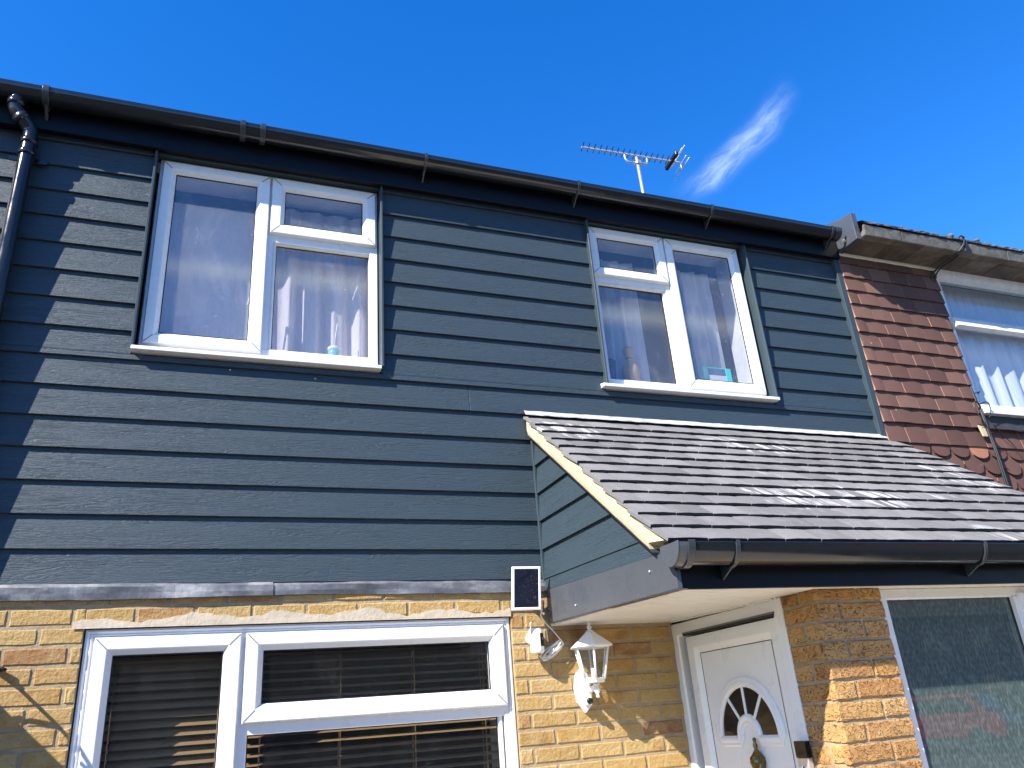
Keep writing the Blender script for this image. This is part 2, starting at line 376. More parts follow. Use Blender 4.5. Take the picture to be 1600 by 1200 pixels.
# ------------------------------------------------------------------ main house
XL, XR = -1.0, 4.165                      # party lines
HX = [(-.43, .80, 1.765, 2.95), (2.095, 3.335, 1.765, 2.95)]   # upper openings in the cladding
LWH = (-.455, 1.42, -.82, .498)
house = thing('terraced_house', 'buff brick terraced house with dark blue-grey weatherboard upper storey', 'house', (1.6, .1, -E))
BRY = .004                                  # face of the buff bricks
ZB, HB = .664, .15
def board_y(z, k): return -.0005+.0155*(z-(ZB+k*HB))/HB     # lap: each board leans back towards its top
def boards(mb, x0, x1, zoff=0.0, holes=(), ztop=2.955, joints={}):
    k = 0
    while ZB+zoff+k*HB < ztop:
        za = ZB+zoff+k*HB; zb = min(za+HB+.012, ztop)
        zs = sorted({za, zb, *[min(max(v, za), zb) for h in holes for v in h[2:]]}); segs = []
        for c, d in zip(zs, zs[1:]):
            if d-c < 1e-5: continue
            hs_ = sorted(h[:2] for h in holes if h[2] < (c+d)/2 < h[3]); p = x0
            for h in hs_:
                if h[0] > p: segs.append((p, h[0], c, d))
                p = h[1]
            if p < x1: segs.append((p, x1, c, d))
        for a, b, c, d in segs:
            cuts = [a]+[j for kk, j in joints.items() if kk == k and a < j < b]+[b]
            for p, q in zip(cuts, cuts[1:]):
                if len(cuts) > 2: p += .0012 if p != a else 0; q -= .0012 if q != b else 0
                ya, yb = board_y(c-zoff, k), board_y(d-zoff, k)
                mb.hexa([(p, ya, c), (q, ya, c), (q, ya+.012, c), (p, ya+.012, c)], [(p, yb, d), (q, yb, d), (q, yb+.012, d), (p, yb+.012, d)])
        k += 1
cb = MB(); boards(cb, XL+.03, 4.112, 0, [(-.415, .793, 1.74, 3), (2.114, 3.33, 1.745, 3)], joints={6: 1.268})
cb.build('cladding', 'weatherboard', house, .0012)
tr = MB(); tr.box(4.112, 4.158, -.022, .02, 1.46, 2.96); tr.build('corner_trim', 'dark_trim', house, .002)
tr = MB(); tr.box(XL-.012, XL+.03, -.02, .02, .664, 2.96); tr.build('corner_trim', 'dark_trim', house, .002)
def window_trim(win, x0, x1, z0, z1):
    for a, b in ((x0, x0+.012), (x1-.012, x1)):
        ct = MB(); ct.box(a, b, -.027, .050, z0+.01, z1); ct.build('window_trim', 'dark_trim', win, .0015)
    ct = MB(); ct.box(x0+.012, x1-.012, .004, .050, 2.933, z1); ct.build('window_trim', 'dark_trim', win, .0015)
# screws in the window trim and cladding
for x, z in ((.035, 1.705), (.447, 1.69)):
    b = MB(); y_ = board_y(z, int((z-ZB)/HB)); b.lathe([(.0045, y_-.0012), (.0045, y_+.002)], (x, 0, z), 10, axis=1); b.build('nail_head', 'aluminium', house)
# sheathing / structural wall
sw = MB()
for a, b, c, d in rects(XL, XR, .60, 3.05, HX): sw.box(a, b, .030, .10, c, d)
for a, b, c, d in rects(XL, 2.32, -E, .60, [LWH]): sw.box(a, b, BRY+.045, .12, c, d)
sw.build('inner_wall', 'room_dark', house)
# bricks
def brick(mb, x0, x1, z0, z1, yf, dep, m=0, mp=lambda u, d, v: (u, d, v), amp=.0016):
    nx, nz = 5, 3; B = .0045; vs = []; fs = []
    def g(i, j, ins, d, a):
        u = x0+(x1-x0)*i/(nx-1); v = z0+(z1-z0)*j/(nz-1)
        u += ins if i == 0 else (-ins if i == nx-1 else 0); v += ins if j == 0 else (-ins if j == nz-1 else 0)
        return mp(u+jit(a), d+jit(a*.6), v+jit(a))
    per = [(i, 0) for i in range(nx)]+[(nx-1, j) for j in range(1, nz)]+[(i, nz-1) for i in range(nx-2, -1, -1)]+[(0, j) for j in range(nz-2, 0, -1)]
    idx = {}
    for j in range(nz):
        for i in range(nx): idx[i, j] = len(vs); vs.append(g(i, j, B, yf, amp))
    for j in range(nz-1):
        for i in range(nx-1): fs.append((idx[i, j], idx[i+1, j], idx[i+1, j+1], idx[i, j+1]))
    o1 = len(vs); vs += [g(i, j, 0, yf+.004, amp) for i, j in per]; o2 = len(vs); vs += [g(i, j, 0, yf+dep, 0) for i, j in per]; n = len(per)
    for k in range(n):
        k2 = (k+1) % n
        fs.append((idx[per[k2]], idx[per[k]], o1+k, o1+k2)); fs.append((o1+k2, o1+k, o2+k, o2+k2))
    mb.add(vs, fs, m)
CO = .0757; Z0 = .564
def brickwork(mb, x0, x1, z0, z1, holes, yf, xo, L=.234, mp=lambda u, d, v: (u, d, v), ztop=Z0, co=CO, J=.0125, dep=.03):
    c = 0
    while ztop-c*co+.0 > z0:
        zt = ztop-c*co; zb = zt-co+.0145; c += 1
        if zt > z1+.03: continue
        x = xo-(.5*L if c % 2 else 0); 
        while x > x0: x -= L
        while x < x1:
            for a, b, p, q in rects(max(x, x0), min(x+L-J, x1), max(zb, z0), min(zt, z1), holes):
                if b-a > .018 and q-p > .012: brick(mb, a, b, p, q, yf+jit(.0012), dep, 0, mp)
            x += L
bw = MB(); brickwork(bw, -1.6, 2.325, -.80, .66, [LWH], BRY, -.61, ztop=Z0+2*CO)
brickwork(bw, -1.6, 2.325, -E, -.80, [LWH], BRY, -.61, ztop=Z0-18*CO)
for a, b, c, d in rects(-1.6, 2.325, -E, .66, [LWH]): bw.box(a, b, BRY+.0042, BRY+.05, c, d, 1)
bw.build('brick_wall', ['buff_brick', 'mortar'], house)
# mortar smeared over the head of the lower window
ms = MB(); pts_t = []; pts_b = []
for i in range(60):
    x = -.50+i/59*1.92; pts_t.append((x, .507+.016*random.random()+.010*math.sin(i*.55)+(.012 if 8 < i < 40 else 0))); pts_b.append((x, .484))
vs = [(x, BRY-.0035, z) for x, z in pts_t]+[(x, BRY-.005, z) for x, z in pts_b]+[(x, BRY+.012, z) for x, z in pts_t]+[(x, BRY+.012, z) for x, z in pts_b]
n = 60; fs = [(i+n, i+1+n, i+1, i) for i in range(n-1)]+[(i, i+1, i+1+2*n, i+2*n) for i in range(n-1)]
ms.add(vs, fs); ms.build('mortar_patch', 'mortar_smear', house)
# lead flashing in two lapped lengths, gently dented
lf = MB()
def lead(x0, x1, yo):
    nx = int((x1-x0)/.05); rows = ((.675, .012), (.655, -.004), (.650, -.012), (.625, -.012), (.602, -.010), (.599, .03)); vs = []
    for j, (z, y) in enumerate(rows):
        for i in range(nx+1):
            x = x0+(x1-x0)*i/nx; w = .004*math.sin(x*5.1+j)+.003*math.sin(x*13+1.3*j)+jit(.0012)
            vs.append((x, y+yo+(w if 0 < j < 5 else 0), z+(.0035*math.sin(x*3.7)+jit(.0012) if j >= 4 else 0)))
    lf.add(vs, [(j*(nx+1)+i, (j+1)*(nx+1)+i, (j+1)*(nx+1)+i+1, j*(nx+1)+i+1) for j in range(5) for i in range(nx)], 0, False)
lead(-1.6, .285, -.004); lead(.25, 1.615, .002)
lf.build('lead_flashing', 'lead', house)
# fascia, soffit and roof
fa = MB(); fa.box(-2.6, 4.155, -.049, -.020, 2.932, 3.122); fa.box(-2.6, 4.155, -.020, .02, 2.945, 2.96)
fa.build('fascia', 'dark_fascia', house, .002)
rf = MB(); t = .58
rf.prism([(-.08, 3.135), (.02, 3.135), (4.5, 3.135+t*4.5), (4.5, 3.175+t*4.5), (-.08, 3.16)], 0, -1.02, 4.18)
rf.prism([(4.5, 3.135+t*4.5), (4.5, 3.175+t*4.5), (9, 3.175), (9, 3.135)], 0, -1.02, 4.18)
rf.build('roof', 'dark_roof', house)
bk = MB(); bk.box(XL, XR, 8.9, 9, -E, 3.13); bk.box(XL, XL+.08, .125, 8.9, -E, 3.13); bk.box(XR-.08, XR, .125, 8.9, -E, 3.13); bk.box(XL+.08, XR-.08, .3, 8.9, 3.0, 3.03); bk.box(XL+.08, XR-.08, .35, 8.9, .80, .95); bk.box(XL+.08, XR-.08, 2.6, 2.7, -E, 3.0)
bk.build('inner_structure', 'room_dark', house)

# ---- half-round gutter running along x
def gutter(x0, x1, yb, zt, parent, r=.057, name='gutter', dk=1.05):
    g = MB(); yc = yb-r-.004; n = 18; prof = []
    for i in range(n+1):
        a = math.pi*i/n; prof.append((yc+r*math.cos(a), zt-r*dk*math.sin(a)))
    inner = [(yc+(r-.003)*math.cos(math.pi*i/n), zt-(r*dk-.003)*math.sin(math.pi*i/n)) for i in range(n+1)]
    lip = [(yc-r-.001, zt+.004), (yc-r+.007, zt+.004), (yc-r+.007, zt-.002)]
    loop = prof+lip+inner[::-1]
    nx = max(2, int((x1-x0)/.5)); vs = []
    for i in range(nx+1):
        x = x0+(x1-x0)*i/nx; vs += [(x, y, z) for y, z in loop]
    L = len(loop); fs = [(i*L+k, (i+1)*L+k, (i+1)*L+(k+1) % L, i*L+(k+1) % L) for i in range(nx) for k in range(L)]
    g.add(vs, fs, 0, True); return g.build(name, 'gutter_plastic', parent), yc
def strap(xc, w, yc, zt, r, parent, yb, over=.004, name='bracket', tail=True, dk=1.05):
    b = MB(); n = 18; vs = []; R0, R1 = r+.0008, r+over
    seq = [(math.pi*i/n) for i in range(n+1)]
    loop = [(yc+R1*math.cos(a), zt-R1*dk*math.sin(a)) for a in seq]+[(yc-R1, zt+.008), (yc-R0+.010, zt+.008), (yc-R0+.010, zt+.0045), (yc-R0, zt+.004)]+[(yc+R0*math.cos(a), zt-R0*dk*math.sin(a)) for a in seq[::-1]]
    L = len(loop); vs = [(x, y, z) for x in (xc-w/2, xc+w/2) for y, z in loop]
    fs = [(k, k+L, (k+1) % L+L, (k+1) % L) for k in range(L)]
    h = n+1
    for o, fl in ((0, 0), (L, 1)):
        for i in range(n):
            q = (o+i, o+i+1, o+L-2-i, o+L-1-i); fs.append(q if not fl else q[::-1])
    b.add(vs, fs, 0, False)
    if tail: b.prism([(yb, zt-.02), (yb, zt-.115), (yb-.004, zt-.115), (yc-.006, zt-r*dk-over), (yc+.02, zt-r*1.0-over)], 0, xc-w*.22, xc+w*.22)
    return b.build(name, 'bracket_plastic', parent, .0015, 2)
GZ = 3.101
gt, gyc = gutter(-2.6, 4.11, -.049, GZ, house)
for x, w, ov, tl in ((-.934, .030, .007, True), (.008, .028, .009, False), (.112, .028, .009, False), (1.03, .018, .007, True), (2.02, .018, .007, True), (3.01, .018, .007, True), (4.03, .018, .007, True), (4.085, .05, .005, False)):
    strap(x, w, gyc, GZ, .057, gt, -.049, ov, tail=tl)
un = MB(); R1 = .0605
loop = [(gyc+R1*math.cos(math.pi*i/18), GZ-R1*1.05*math.sin(math.pi*i/18)) for i in range(19)]+[(gyc+.0578*math.cos(math.pi*i/18), GZ-.0578*1.05*math.sin(math.pi*i/18)) for i in range(18, -1, -1)]
L = 38; un.add([(x, y, z) for x in (.02, .10) for y, z in loop], [(k, k+L, (k+1) % L+L, (k+1) % L) for k in range(L)], 0, True); un.build('union_joint', 'gutter_plastic', gt)
# box end at the party line
be = MB(); be.prism([(-.005, 2.985), (-.232, 2.985), (-.235, 3.205), (-.135, 3.215), (-.005, 3.26)], 0, 4.158, 4.205)
be.build('box_end', 'grey_panel', house, .004, 2)
# downpipe with swan neck
dp = MB(); PX, PY = -.985, -.062
def smooth(P, k=8):
    P = [Vector(p) for p in P]; q = []
    for i in range(len(P)-1):
        a, b0, c, d = P[max(0, i-1)], P[i], P[i+1], P[min(len(P)-1, i+2)]
        for j_ in range(k):
            u = j_/k; q.append(.5*((2*b0)+(c-a)*u+(2*a-5*b0+4*c-d)*u*u+(3*b0-a-3*c+d)*u**3))
    return q+[P[-1]]
OX = -1.062
dp.tube(smooth([(OX, gyc, GZ-.05), (OX, gyc, 3.02), (OX+.004, gyc+.004, 2.985), (OX+.035, gyc+.018, 2.945), (PX-.008, PY-.006, 2.905), (PX, PY, 2.865), (PX, PY, 2.80)])+[(PX, PY, 2.2), (PX, PY, -E)], .034, 24)
pipe = dp.build('downpipe', 'gutter_plastic', house)
for z, h in ((3.015, .035), (2.825, .03)): 
    y = gyc if z > 2.95 else PY; cl = MB(); px_ = OX if z > 2.95 else PX
    cl.lathe([(.034, z-h/2), (.0385, z-h/2), (.0395, z), (.0385, z+h/2), (.034, z+h/2)], (px_, y, 0), 20); cl.build('pipe_socket', 'gutter_plastic', pipe)
for a_, b_ in (((OX+.022, gyc+.013, 2.958), (OX+.042, gyc+.022, 2.934)),):
    cl = MB(); cl.tube([a_, b_], .039, 20); cl.build('pipe_socket', 'gutter_plastic', pipe)
pc = MB()
pc.lathe([(.0345, 2.742), (.041, 2.742), (.041, 2.768), (.0345, 2.768)], (PX, PY, 0), 20); pc.box(PX-.085, PX+.085, -.014, -.006, 2.742, 2.768); pc.box(PX-.02, PX+.02, -.03, -.006, 2.744, 2.766)
pc.build('pipe_clip', 'gutter_plastic', pipe, .001)

# ------------------------------------------------------------------ windows
SASH = [(0, .018), (.003, -.0), (.006, -.003), (.046, -.004), (.050, -.002), (.064, .013), (.069, .020), (.069, .045), (0, .045)]
BEAD = [(0, .0), (.004, -.004), (.012, -.004), (.020, .006), (.020, .02), (0, .02)]
def sash(win, x0, x1, z0, z1, yf, b=.07, mat='upvc', pane='upper_glass', handle=None):
    k = b/.069; p = [(i*k, yf+d) for i, d in SASH]
    s = MB(); s.frame(x0, x1, z0, z1, p)
    w = .0016
    for (cx, cz, sx, sz) in ((x0, z0, 1, 1), (x1, z0, -1, 1), (x1, z1, -1, -1), (x0, z1, 1, -1)):   # mitre seams
        a = [(cx+sx*i, yf+d-.0006, cz+sz*i) for i, d in ((.007*k, -.003), (.046*k, -.004), (.064*k, .013))]
        for (p0, p1) in zip(a, a[1:]):
            s.add([(p0[0]-sx*w, p0[1], p0[2]+sz*w), (p0[0]+sx*w, p0[1], p0[2]-sz*w), (p1[0]+sx*w, p1[1], p1[2]-sz*w), (p1[0]-sx*w, p1[1], p1[2]+sz*w)], [(0, 1, 2, 3)], 1)
    o = s.build('sash', [mat, 'seam'], win)
    g = MB(); g.frame(x0+b-.006, x1-b+.006, z0+b-.006, z1-b+.006, [(.0, yf+.0185), (.0095, yf+.0185), (.0095, yf+.024), (0, yf+.024)]); g.build('glazing_gasket', 'gasket', o)
    q = MB(); q.box(x0+b-.004, x1-b+.004, yf+.024, yf+.028, z0+b-.004, z1-b+.004); q.build('pane', pane, win)
    if handle:
        h = MB(); hx, hz = handle; h.box(hx-.012, hx+.012, yf+.046, yf+.060, hz-.05, hz+.05); h.box(hx-.010, hx+.010, yf+.060, yf+.085, hz-.01, hz+.02); h.tube([(hx, yf+.08, hz), (hx-.02, yf+.085, hz-.1)], .008, 8); h.build('handle', mat, win, .002)
def fixed(win, x0, x1, z0, z1, yf, mat='upvc', pane='upper_glass'):   # glass edges x0..z1, bead outside them
    b = MB(); b.frame(x0-.02, x1+.02, z0-.02, z1+.02, [(i, yf+.016+d) for i, d in BEAD]); o = b.build('glazing_bead', mat, win)
    g = MB(); g.frame(x0-.002, x1+.002, z0-.002, z1+.002, [(0, yf+.030), (.006, yf+.030), (.006, yf+.036), (0, yf+.036)]); g.build('glazing_gasket', 'gasket', o)
    q = MB(); q.box(x0-.004, x1+.004, yf+.036, yf+.040, z0-.004, z1+.004); q.build('pane', pane, win)
def room(x0, x1, z0, z1, y0, name_parent, depth=1.6, deep=.17):
    r = MB(); # plaster reveal
    r.box(x0-.02, x0, y0, y0+deep, z0, z1); r.box(x1, x1+.02, y0, y0+deep, z0, z1); r.box(x0-.02, x1+.02, y0, y0+deep, z1, z1+.02); r.box(x0-.02, x1+.02, y0, y0+deep+.03, z0-.02, z0)
    return r.build('window_reveal', 'reveal_board', name_parent)
YU = .052
def U(*a): return [v*1.0045 for v in a]
def frame_mesh(x0, x1, z0, z1, yf, mull, trans, w=.045, bead=False):
    f = MB(); f.frame(x0, x1, z0, z1, [(0, yf), (.003, yf-.002), (w-.004, yf-.002), (w, yf+.002), (w, yf+.06), (0, yf+.06)])
    for mx_ in mull: f.box(mx_-.026, mx_+.026, yf, yf+.058, z0+w, z1-w)
    for (a, b, z) in trans: f.box(a, b, yf+.001, yf+.057, z-.022, z+.022)
    return f
# upper window, full-height casement on its left
def sill(win, x0, x1, zt, zb, yo, yi, mat='upvc'):
    s = MB(); s.prism([(yo, zb), (yo, zb+.017), (yo+.005, zb+.021), (yi, zt), (yi, zb)], 0, x0, x1); s.build('sill', mat, win, .002)
W1 = frame_mesh(*U(-.392, .776, 1.80, 2.923), YU, [.181], [(.20, .738, 2.528)]).build('window', 'upvc', house)
window_trim(W1, -.419, .797, 1.765, 2.95)
sash(W1, *U(-.378, .176, 1.812, 2.905), YU-.022, .070, handle=(.12, 2.23))
sash(W1, *U(.184, .765, 2.537, 2.905), YU-.022, .076)
fixed(W1, *U(.225, .728, 1.842, 2.488), YU)
sill(W1, -.415, .782, 1.803, 1.755, -.036, YU+.02)
room(-.375, .76, 1.868, 2.91, .105, W1)
W2 = frame_mesh(*U(2.128, 3.292, 1.80, 2.93), YU, [2.706], [(2.18, 2.70, 2.548)]).build('window', 'upvc', house)
window_trim(W2, 2.110, 3.335, 1.765, 2.95)
sash(W2, *U(2.136, 2.692, 2.555, 2.912), YU-.022, .070)
sash(W2, *U(2.700, 3.284, 1.815, 2.912), YU-.022, .074)
fixed(W2, *U(2.165, 2.650, 1.848, 2.505), YU)
sill(W2, 2.085, 3.335, 1.808, 1.761, -.036, YU+.02)
room(2.15, 3.29, 1.868, 2.92, .105, W2)
# lower window
YL = .028
W3 = frame_mesh(-.438, 1.404, -.80, .470, YL, [.176], [(.20, 1.37, .058)], .040).build('window', 'upvc_clean', house)
tb = MB(); tb.frame(-.452, 1.418, -.815, .485, [(0, YL+.01), (.004, YL-.010), (.012, YL-.012), (.020, YL-.006), (.026, YL-.008), (.034, YL+.001), (.034, YL+.03), (0, YL+.03)]); tb.build('frame_trim', 'upvc_clean', W3)
sash(W3, -.412, .166, -.77, .450, YL-.022, .074, 'upvc_clean', 'lower_glass')
sash(W3, .182, 1.380, .078, .450, YL-.022, .078, 'upvc_clean', 'lower_glass')
fixed(W3, .210, 1.336, -.76, .034, YL, 'upvc_clean', 'lower_glass')
room(-.42, 1.39, -.78, .465, .09, W3, deep=.24)
sill(W3, -.46, 1.43, -.80, -.85, -.09, YL+.02)

# curtains: pleated cloth with its own thickness of folds
def curtain(x0, x1, z0, z1, y, amp, waves, mat, label, name='curtain', cat='curtain', taper=0.0, flare=0.0):
    nx, nz = 90, 14; vs = []
    ph = [random.uniform(0, 6.28) for _ in range(4)]
    for j in range(nz+1):
        v = j/nz; z = z0+(z1-z0)*v
        for i in range(nx+1):
            u = i/nx; g = 1-taper*(1-v)*math.sin(math.pi*u*.0+1.57)*0
            x = x0+(x1-x0)*u+flare*(1-v)*(u-.3)
            w = math.sin(2*math.pi*waves*u+ph[0]+.35*math.sin(5*u+ph[1]))+.45*math.sin(2*math.pi*waves*1.73*u+ph[2]+.6*v)
            vs.append((x, y+amp*w*(.55+.45*(1-v)), z+.004*w))
    m_ = MB(); m_.add(vs, [(j*(nx+1)+i, j*(nx+1)+i+1, (j+1)*(nx+1)+i+1, (j+1)*(nx+1)+i) for j in range(nz) for i in range(nx)], 0, True)
    o = m_.build(name, mat, None, base=((x0+x1)/2, y, z0)); tag(o, label, cat); return o
curtain(-.42, .17, 1.875, 2.80, .235, .006, 2, 'lilac_voile', 'flat lilac voile curtain filling the tall left pane of the wider-set left upstairs window')
curtain(.17, .82, 1.875, 2.86, .235, .028, 5, 'pink_voile', 'pleated pinkish voile curtain behind the right panes of the left upstairs window')
curtain(2.12, 2.56, 1.875, 2.82, .235, .026, 4, 'grey_curtain', 'grey pleated curtain behind the bowling pin in the right upstairs window')
curtain(2.84, 3.17, 1.875, 2.82, .235, .028, 3, 'grey_curtain', 'grey pleated curtain gathered in the tall pane above the turquoise frame')

# things on the inner window sills
j = thing('glass_jar', 'small glass jar of turquoise beads on the left upstairs window sill', 'jar', (.555, .13, 1.868))
b = MB(); b.lathe([(.028, 1.8685), (.032, 1.873), (.032, 1.908), (.028, 1.9135)], (.555, .13, 0), 18); b.build('jar_body', 'jar_glass', j)
b = MB(); b.lathe([(.029, 1.914), (.033, 1.9155), (.033, 1.930), (.029, 1.933)], (.555, .13, 0), 18); b.build('lid', 'white_plastic', j)
b = MB(); b.tube([(.555, .13, 1.93), (.572, .135, 2.085)], .0025, 6); b.build('reed', 'cream_soffit', j)
b = MB(); b.box(.312, .433, .125, .175, 1.8685, 1.888); tag(b.build('box', 'glaze_blue', None, .003, base=(.37, .15, 1.868)), 'small blue box on the left upstairs window sill beside the jar', 'box')
pn = thing('bowling_pin', 'brown wooden bowling pin with dark neck rings on the right upstairs window sill', 'pin', (2.392, .16, 1.868))
prof = [(.026, 0), (.034, .03), (.046, .09), (.048, .12), (.040, .17), (.026, .215), (.021, .245), (.022, .265), (.029, .30), (.031, .325), (.026, .352), (.012, .366)]
b = MB(); b.lathe([(r*1.2, 1.8685+h*.735) for r, h in prof], (2.392, .16, 0), 22); b.build('pin_body', 'pin_wood', pn)
b = MB(); b.lathe([(.0305, 2.014), (.0275, 2.028)], (2.392, .16, 0), 22); b.lathe([(.0262, 2.040), (.0262, 2.052)], (2.392, .16, 0), 22); b.build('neck_ring', 'gasket', pn)
pt_ = thing('plant_pot', 'dark squat pot at the left end of the right upstairs window sill', 'pot', (2.228, .175, 1.868))
b = MB(); b.lathe([(.05, 1.8685), (.058, 1.93), (.062, 1.995), (.066, 1.998), (.066, 2.016), (.056, 2.016), (.05, 1.97)], (2.228, .175, 0), 22); b.build('pot_body', 'pot_dark', pt_)
pf = thing('photo_frame', 'turquoise sided picture frame on the sill of the right upstairs window', 'picture frame', (3.01, .13, 1.868))
b = MB(); b.box(2.905, 2.945, .12, .14, 1.8685, 2.03); b.box(3.08, 3.122, .12, .14, 1.8685, 2.03); b.box(2.945, 3.08, .122, .14, 2.022, 2.03); b.build('frame', 'turquoise', pf, .002)
b = MB(); b.box(2.946, 3.079, .124, .138, 1.975, 2.0215); b.build('picture', 'glaze_blue', pf); b = MB(); b.box(2.946, 3.079, .123, .138, 1.869, 1.9745); b.build('mount', 'interior', pf)

# venetian blinds in the lower window
def blind(x0, x1, z0, z1, label, tilt):
    t_ = thing('venetian_blind', label, 'blind', ((x0+x1)/2, .16, z1))
    b = MB(); z = z1-.05; y = .165; w = .0225
    while z > z0:
        c, s2 = math.cos(tilt), math.sin(tilt); jz = jit(.0012)
        up_ = [(-w, 0), (-w*.4, .0025), (w*.4, .0025), (w, 0), (w*.4, -.0003), (-w*.4, -.0003)]
        b.prism([(y+p*c-q*s2, z+jz+p*s2+q*c) for p, q in up_], 0, x0, x1); z -= .0375
    b.build('slats', 'blind_wood', t_)
    h = MB(); h.box(x0, x1, .13, .19, z1-.045, z1); h.build('headrail', 'blind_wood', t_)
    c_ = MB(); n = max(2, round((x1-x0)/.3))
    for i in range(n):
        x = x0+.07+(x1-x0-.14)*i/(n-1)
        for yy in (.1395, .1905): c_.tube([(x, yy, z0), (x, yy, z1)], .0014, 5)
    c_.build('ladder_cord', 'blind_wood', t_)
blind(-.40, .16, -.76, .455, 'brown wooden venetian blind in the tall left pane of the lower window', R_(38))
blind(.20, 1.375, -.76, .455, 'wide brown wooden venetian blind in the right panes of the lower window', R_(19))

# ------------------------------------------------------------------ porch
porch = thing('porch', 'lean-to brick porch with dark plain-tiled roof and black gutter', 'porch', (2.9, -.6, -E))
PXL, PXR = 1.60, 4.20; SL = .775; RT = 1.545
def roofz(y): return RT+SL*y
# cheek cladding facing left, boards lapped like the facade
ck = MB(); CX = 1.622
SLB, ZLB = .782, 1.448                      # underside line of the verge
EDGE = [(.604, .049), (.660, .033), (.809, .016), (.958, .014), (1.107, .006), (1.262, .02), (1.42, .0)]
def cheek_strip(k):
    (ba, sa), (bb, sb_) = EDGE[k], EDGE[k+1]
    y0 = -.002; bb += .012
    za = lambda y: ba+sa*(y+.035); zb = lambda y: bb+sb_*(y+.035)
    ya = (ba+.035*sa-ZLB)/(SLB-sa); yb = (bb+.035*sb_-ZLB)/(SLB-sb_)
    P = [(y0, za(y0), 0), (ya, za(ya), 0)]+([(yb, zb(yb), 1), (y0, zb(y0), 1)] if yb < y0 else [(y0, ZLB+SLB*y0, .9)])
    hgt = bb-ba; H = [0.0 if f == 0 else hgt for *_, f in P]
    vs = [(CX-.013+.0150*h/HB, y, z) for (y, z, f), h in zip(P, H)]; vs += [(x+.011, y, z) for x, y, z in vs]; n = len(P)
    ck.add(vs, [tuple(range(n)), tuple(range(2*n-1, n-1, -1))]+[(i, i+n, (i+1) % n+n, (i+1) % n) for i in range(n)])
for k in range(6): cheek_strip(k)
ck.build('cheek_cladding', 'weatherboard', porch, .001)
cc = MB(); cc.prism([(.0, .60), (-1.2, .60), (-.06, 1.46), (0, 1.46)], 0, CX+.012, CX+.05); cc.build('cheek_wall', 'room_dark', porch)
ctm = MB(); ctm.box(CX-.016, CX-.003, -.012, .006, .62, 1.43); ctm.build('corner_trim', 'dark_trim', porch, .001)
# mortar verge
vg = MB(); n = 40
def vtop(y): return roofz(y)-.004+.005*math.sin(y*53)
ring = []
for i in range(n+1):
    y = -.015-1.215*i/n; yb_ = -.015-1.105*i/n; a = jit(.002)
    ring.append([(PXL-.014+a*.5, yb_, 1.4505+SLB*yb_), (PXL-.019+a*.5, yb_, 1.475+SLB*yb_), (PXL-.017+a, y, vtop(y)+jit(.003)), (PXL+.04, y, vtop(y)), (PXL+.04, yb_, 1.4505+SLB*yb_)])
vs = [p for r in ring for p in r]; fs = [(i*5+k, i*5+(k+1) % 5, (i+1)*5+(k+1) % 5, (i+1)*5+k) for i in range(n) for k in range(5)]+[(0, 4, 3, 2, 1), tuple(n*5+k for k in range(5))]
vg.add(vs, fs); vg.build('mortar_verge', 'mortar_fillet', porch)
uc = MB(); uc.hexa([(PXL-.018, -.01, ZLB+.0022-SLB*.01), (PXL+.06, -.01, ZLB+.0022-SLB*.01), (PXL+.06, -.01, ZLB-.0015-SLB*.01), (PXL-.018, -.01, ZLB-.0015-SLB*.01)], [(PXL-.018, -1.14, ZLB+.0022-SLB*1.14), (PXL+.06, -1.14, ZLB+.0022-SLB*1.14), (PXL+.06, -1.14, ZLB-.0015-SLB*1.14), (PXL-.018, -1.14, ZLB-.0015-SLB*1.14)])
uc.build('undercloak', 'old_black', porch)
# plain tiles
tl = MB(); th = math.atan(SL); ct_, st_ = math.cos(th), math.sin(th)
def plain_tile(mb, x0, x1, s0, row, L=.190, T=.0125, m0=0, m1=1, seg=6, camber=.0035):
    # s0: slope distance of its lower edge from the top; local frame: along slope (down) and normal
    tilt = .108+jit(.010); dz = jit(.0012); sk = jit(.004)
    def pos(x, s, h):
        hh = h+.004+(s0-s)*(-tilt)+.016
        y = -(s*ct_)-hh*st_*-1*-1; z = roofz(0)-s*st_+hh*ct_
        return (x, -(s*ct_)-hh*st_*1.0, z)
    vs = []; 
    for (s, h) in ((s0-L, 0), (s0, 0), (s0, -T), (s0-L, -T)):
        for i in range(seg+1):
            u = i/seg; x = x0+(x1-x0)*u
            arch = camber*(1-(2*u-1)**2)
            e = jit(.0012) if s == s0 else 0
            vs.append(pos(x, s+e+sk*(u-.5) if s == s0 else s, h+arch*.6+dz+(jit(.0008) if s == s0 else 0)-(0 if h == 0 else (camber*.8*(1-(2*u-1)**2)*-.3))))
    n = seg+1; fs = []; ms_ = []
    for k in range(4):
        k2 = (k+1) % 4
        for i in range(seg): fs.append((k*n+i, k*n+i+1, k2*n+i+1, k2*n+i)); ms_.append(m1 if k == 1 else m0)
    o = len(mb.v); mb.v += vs
    for f, mm in zip(fs, ms_): mb.f.append([i+o for i in f]); mb.mi.append(mm); mb.sm.append(False)
    for e in ((0, n, 2*n, 3*n), (seg, 3*n+seg, 2*n+seg, n+seg)): mb.f.append([i+o for i in e]); mb.mi.append(m0); mb.sm.append(False)
SE = 1.262/ct_                       # slope length to the eaves edge
for r in range(13):
    s0 = SE-r*.1185
    if s0 < .06: break
    x = PXL-.022-(.088 if r % 2 else 0)+jit(.004)
    while x < PXR:
        a, b = max(x, PXL-.029+jit(.004)), min(x+.1755, PXR+.03)
        if b-a > .03: plain_tile(tl, a, b-.0022, s0, r)
        x += .1765
tl.build('tiled_roof', ['slate_tile', 'slate_edge'], porch)
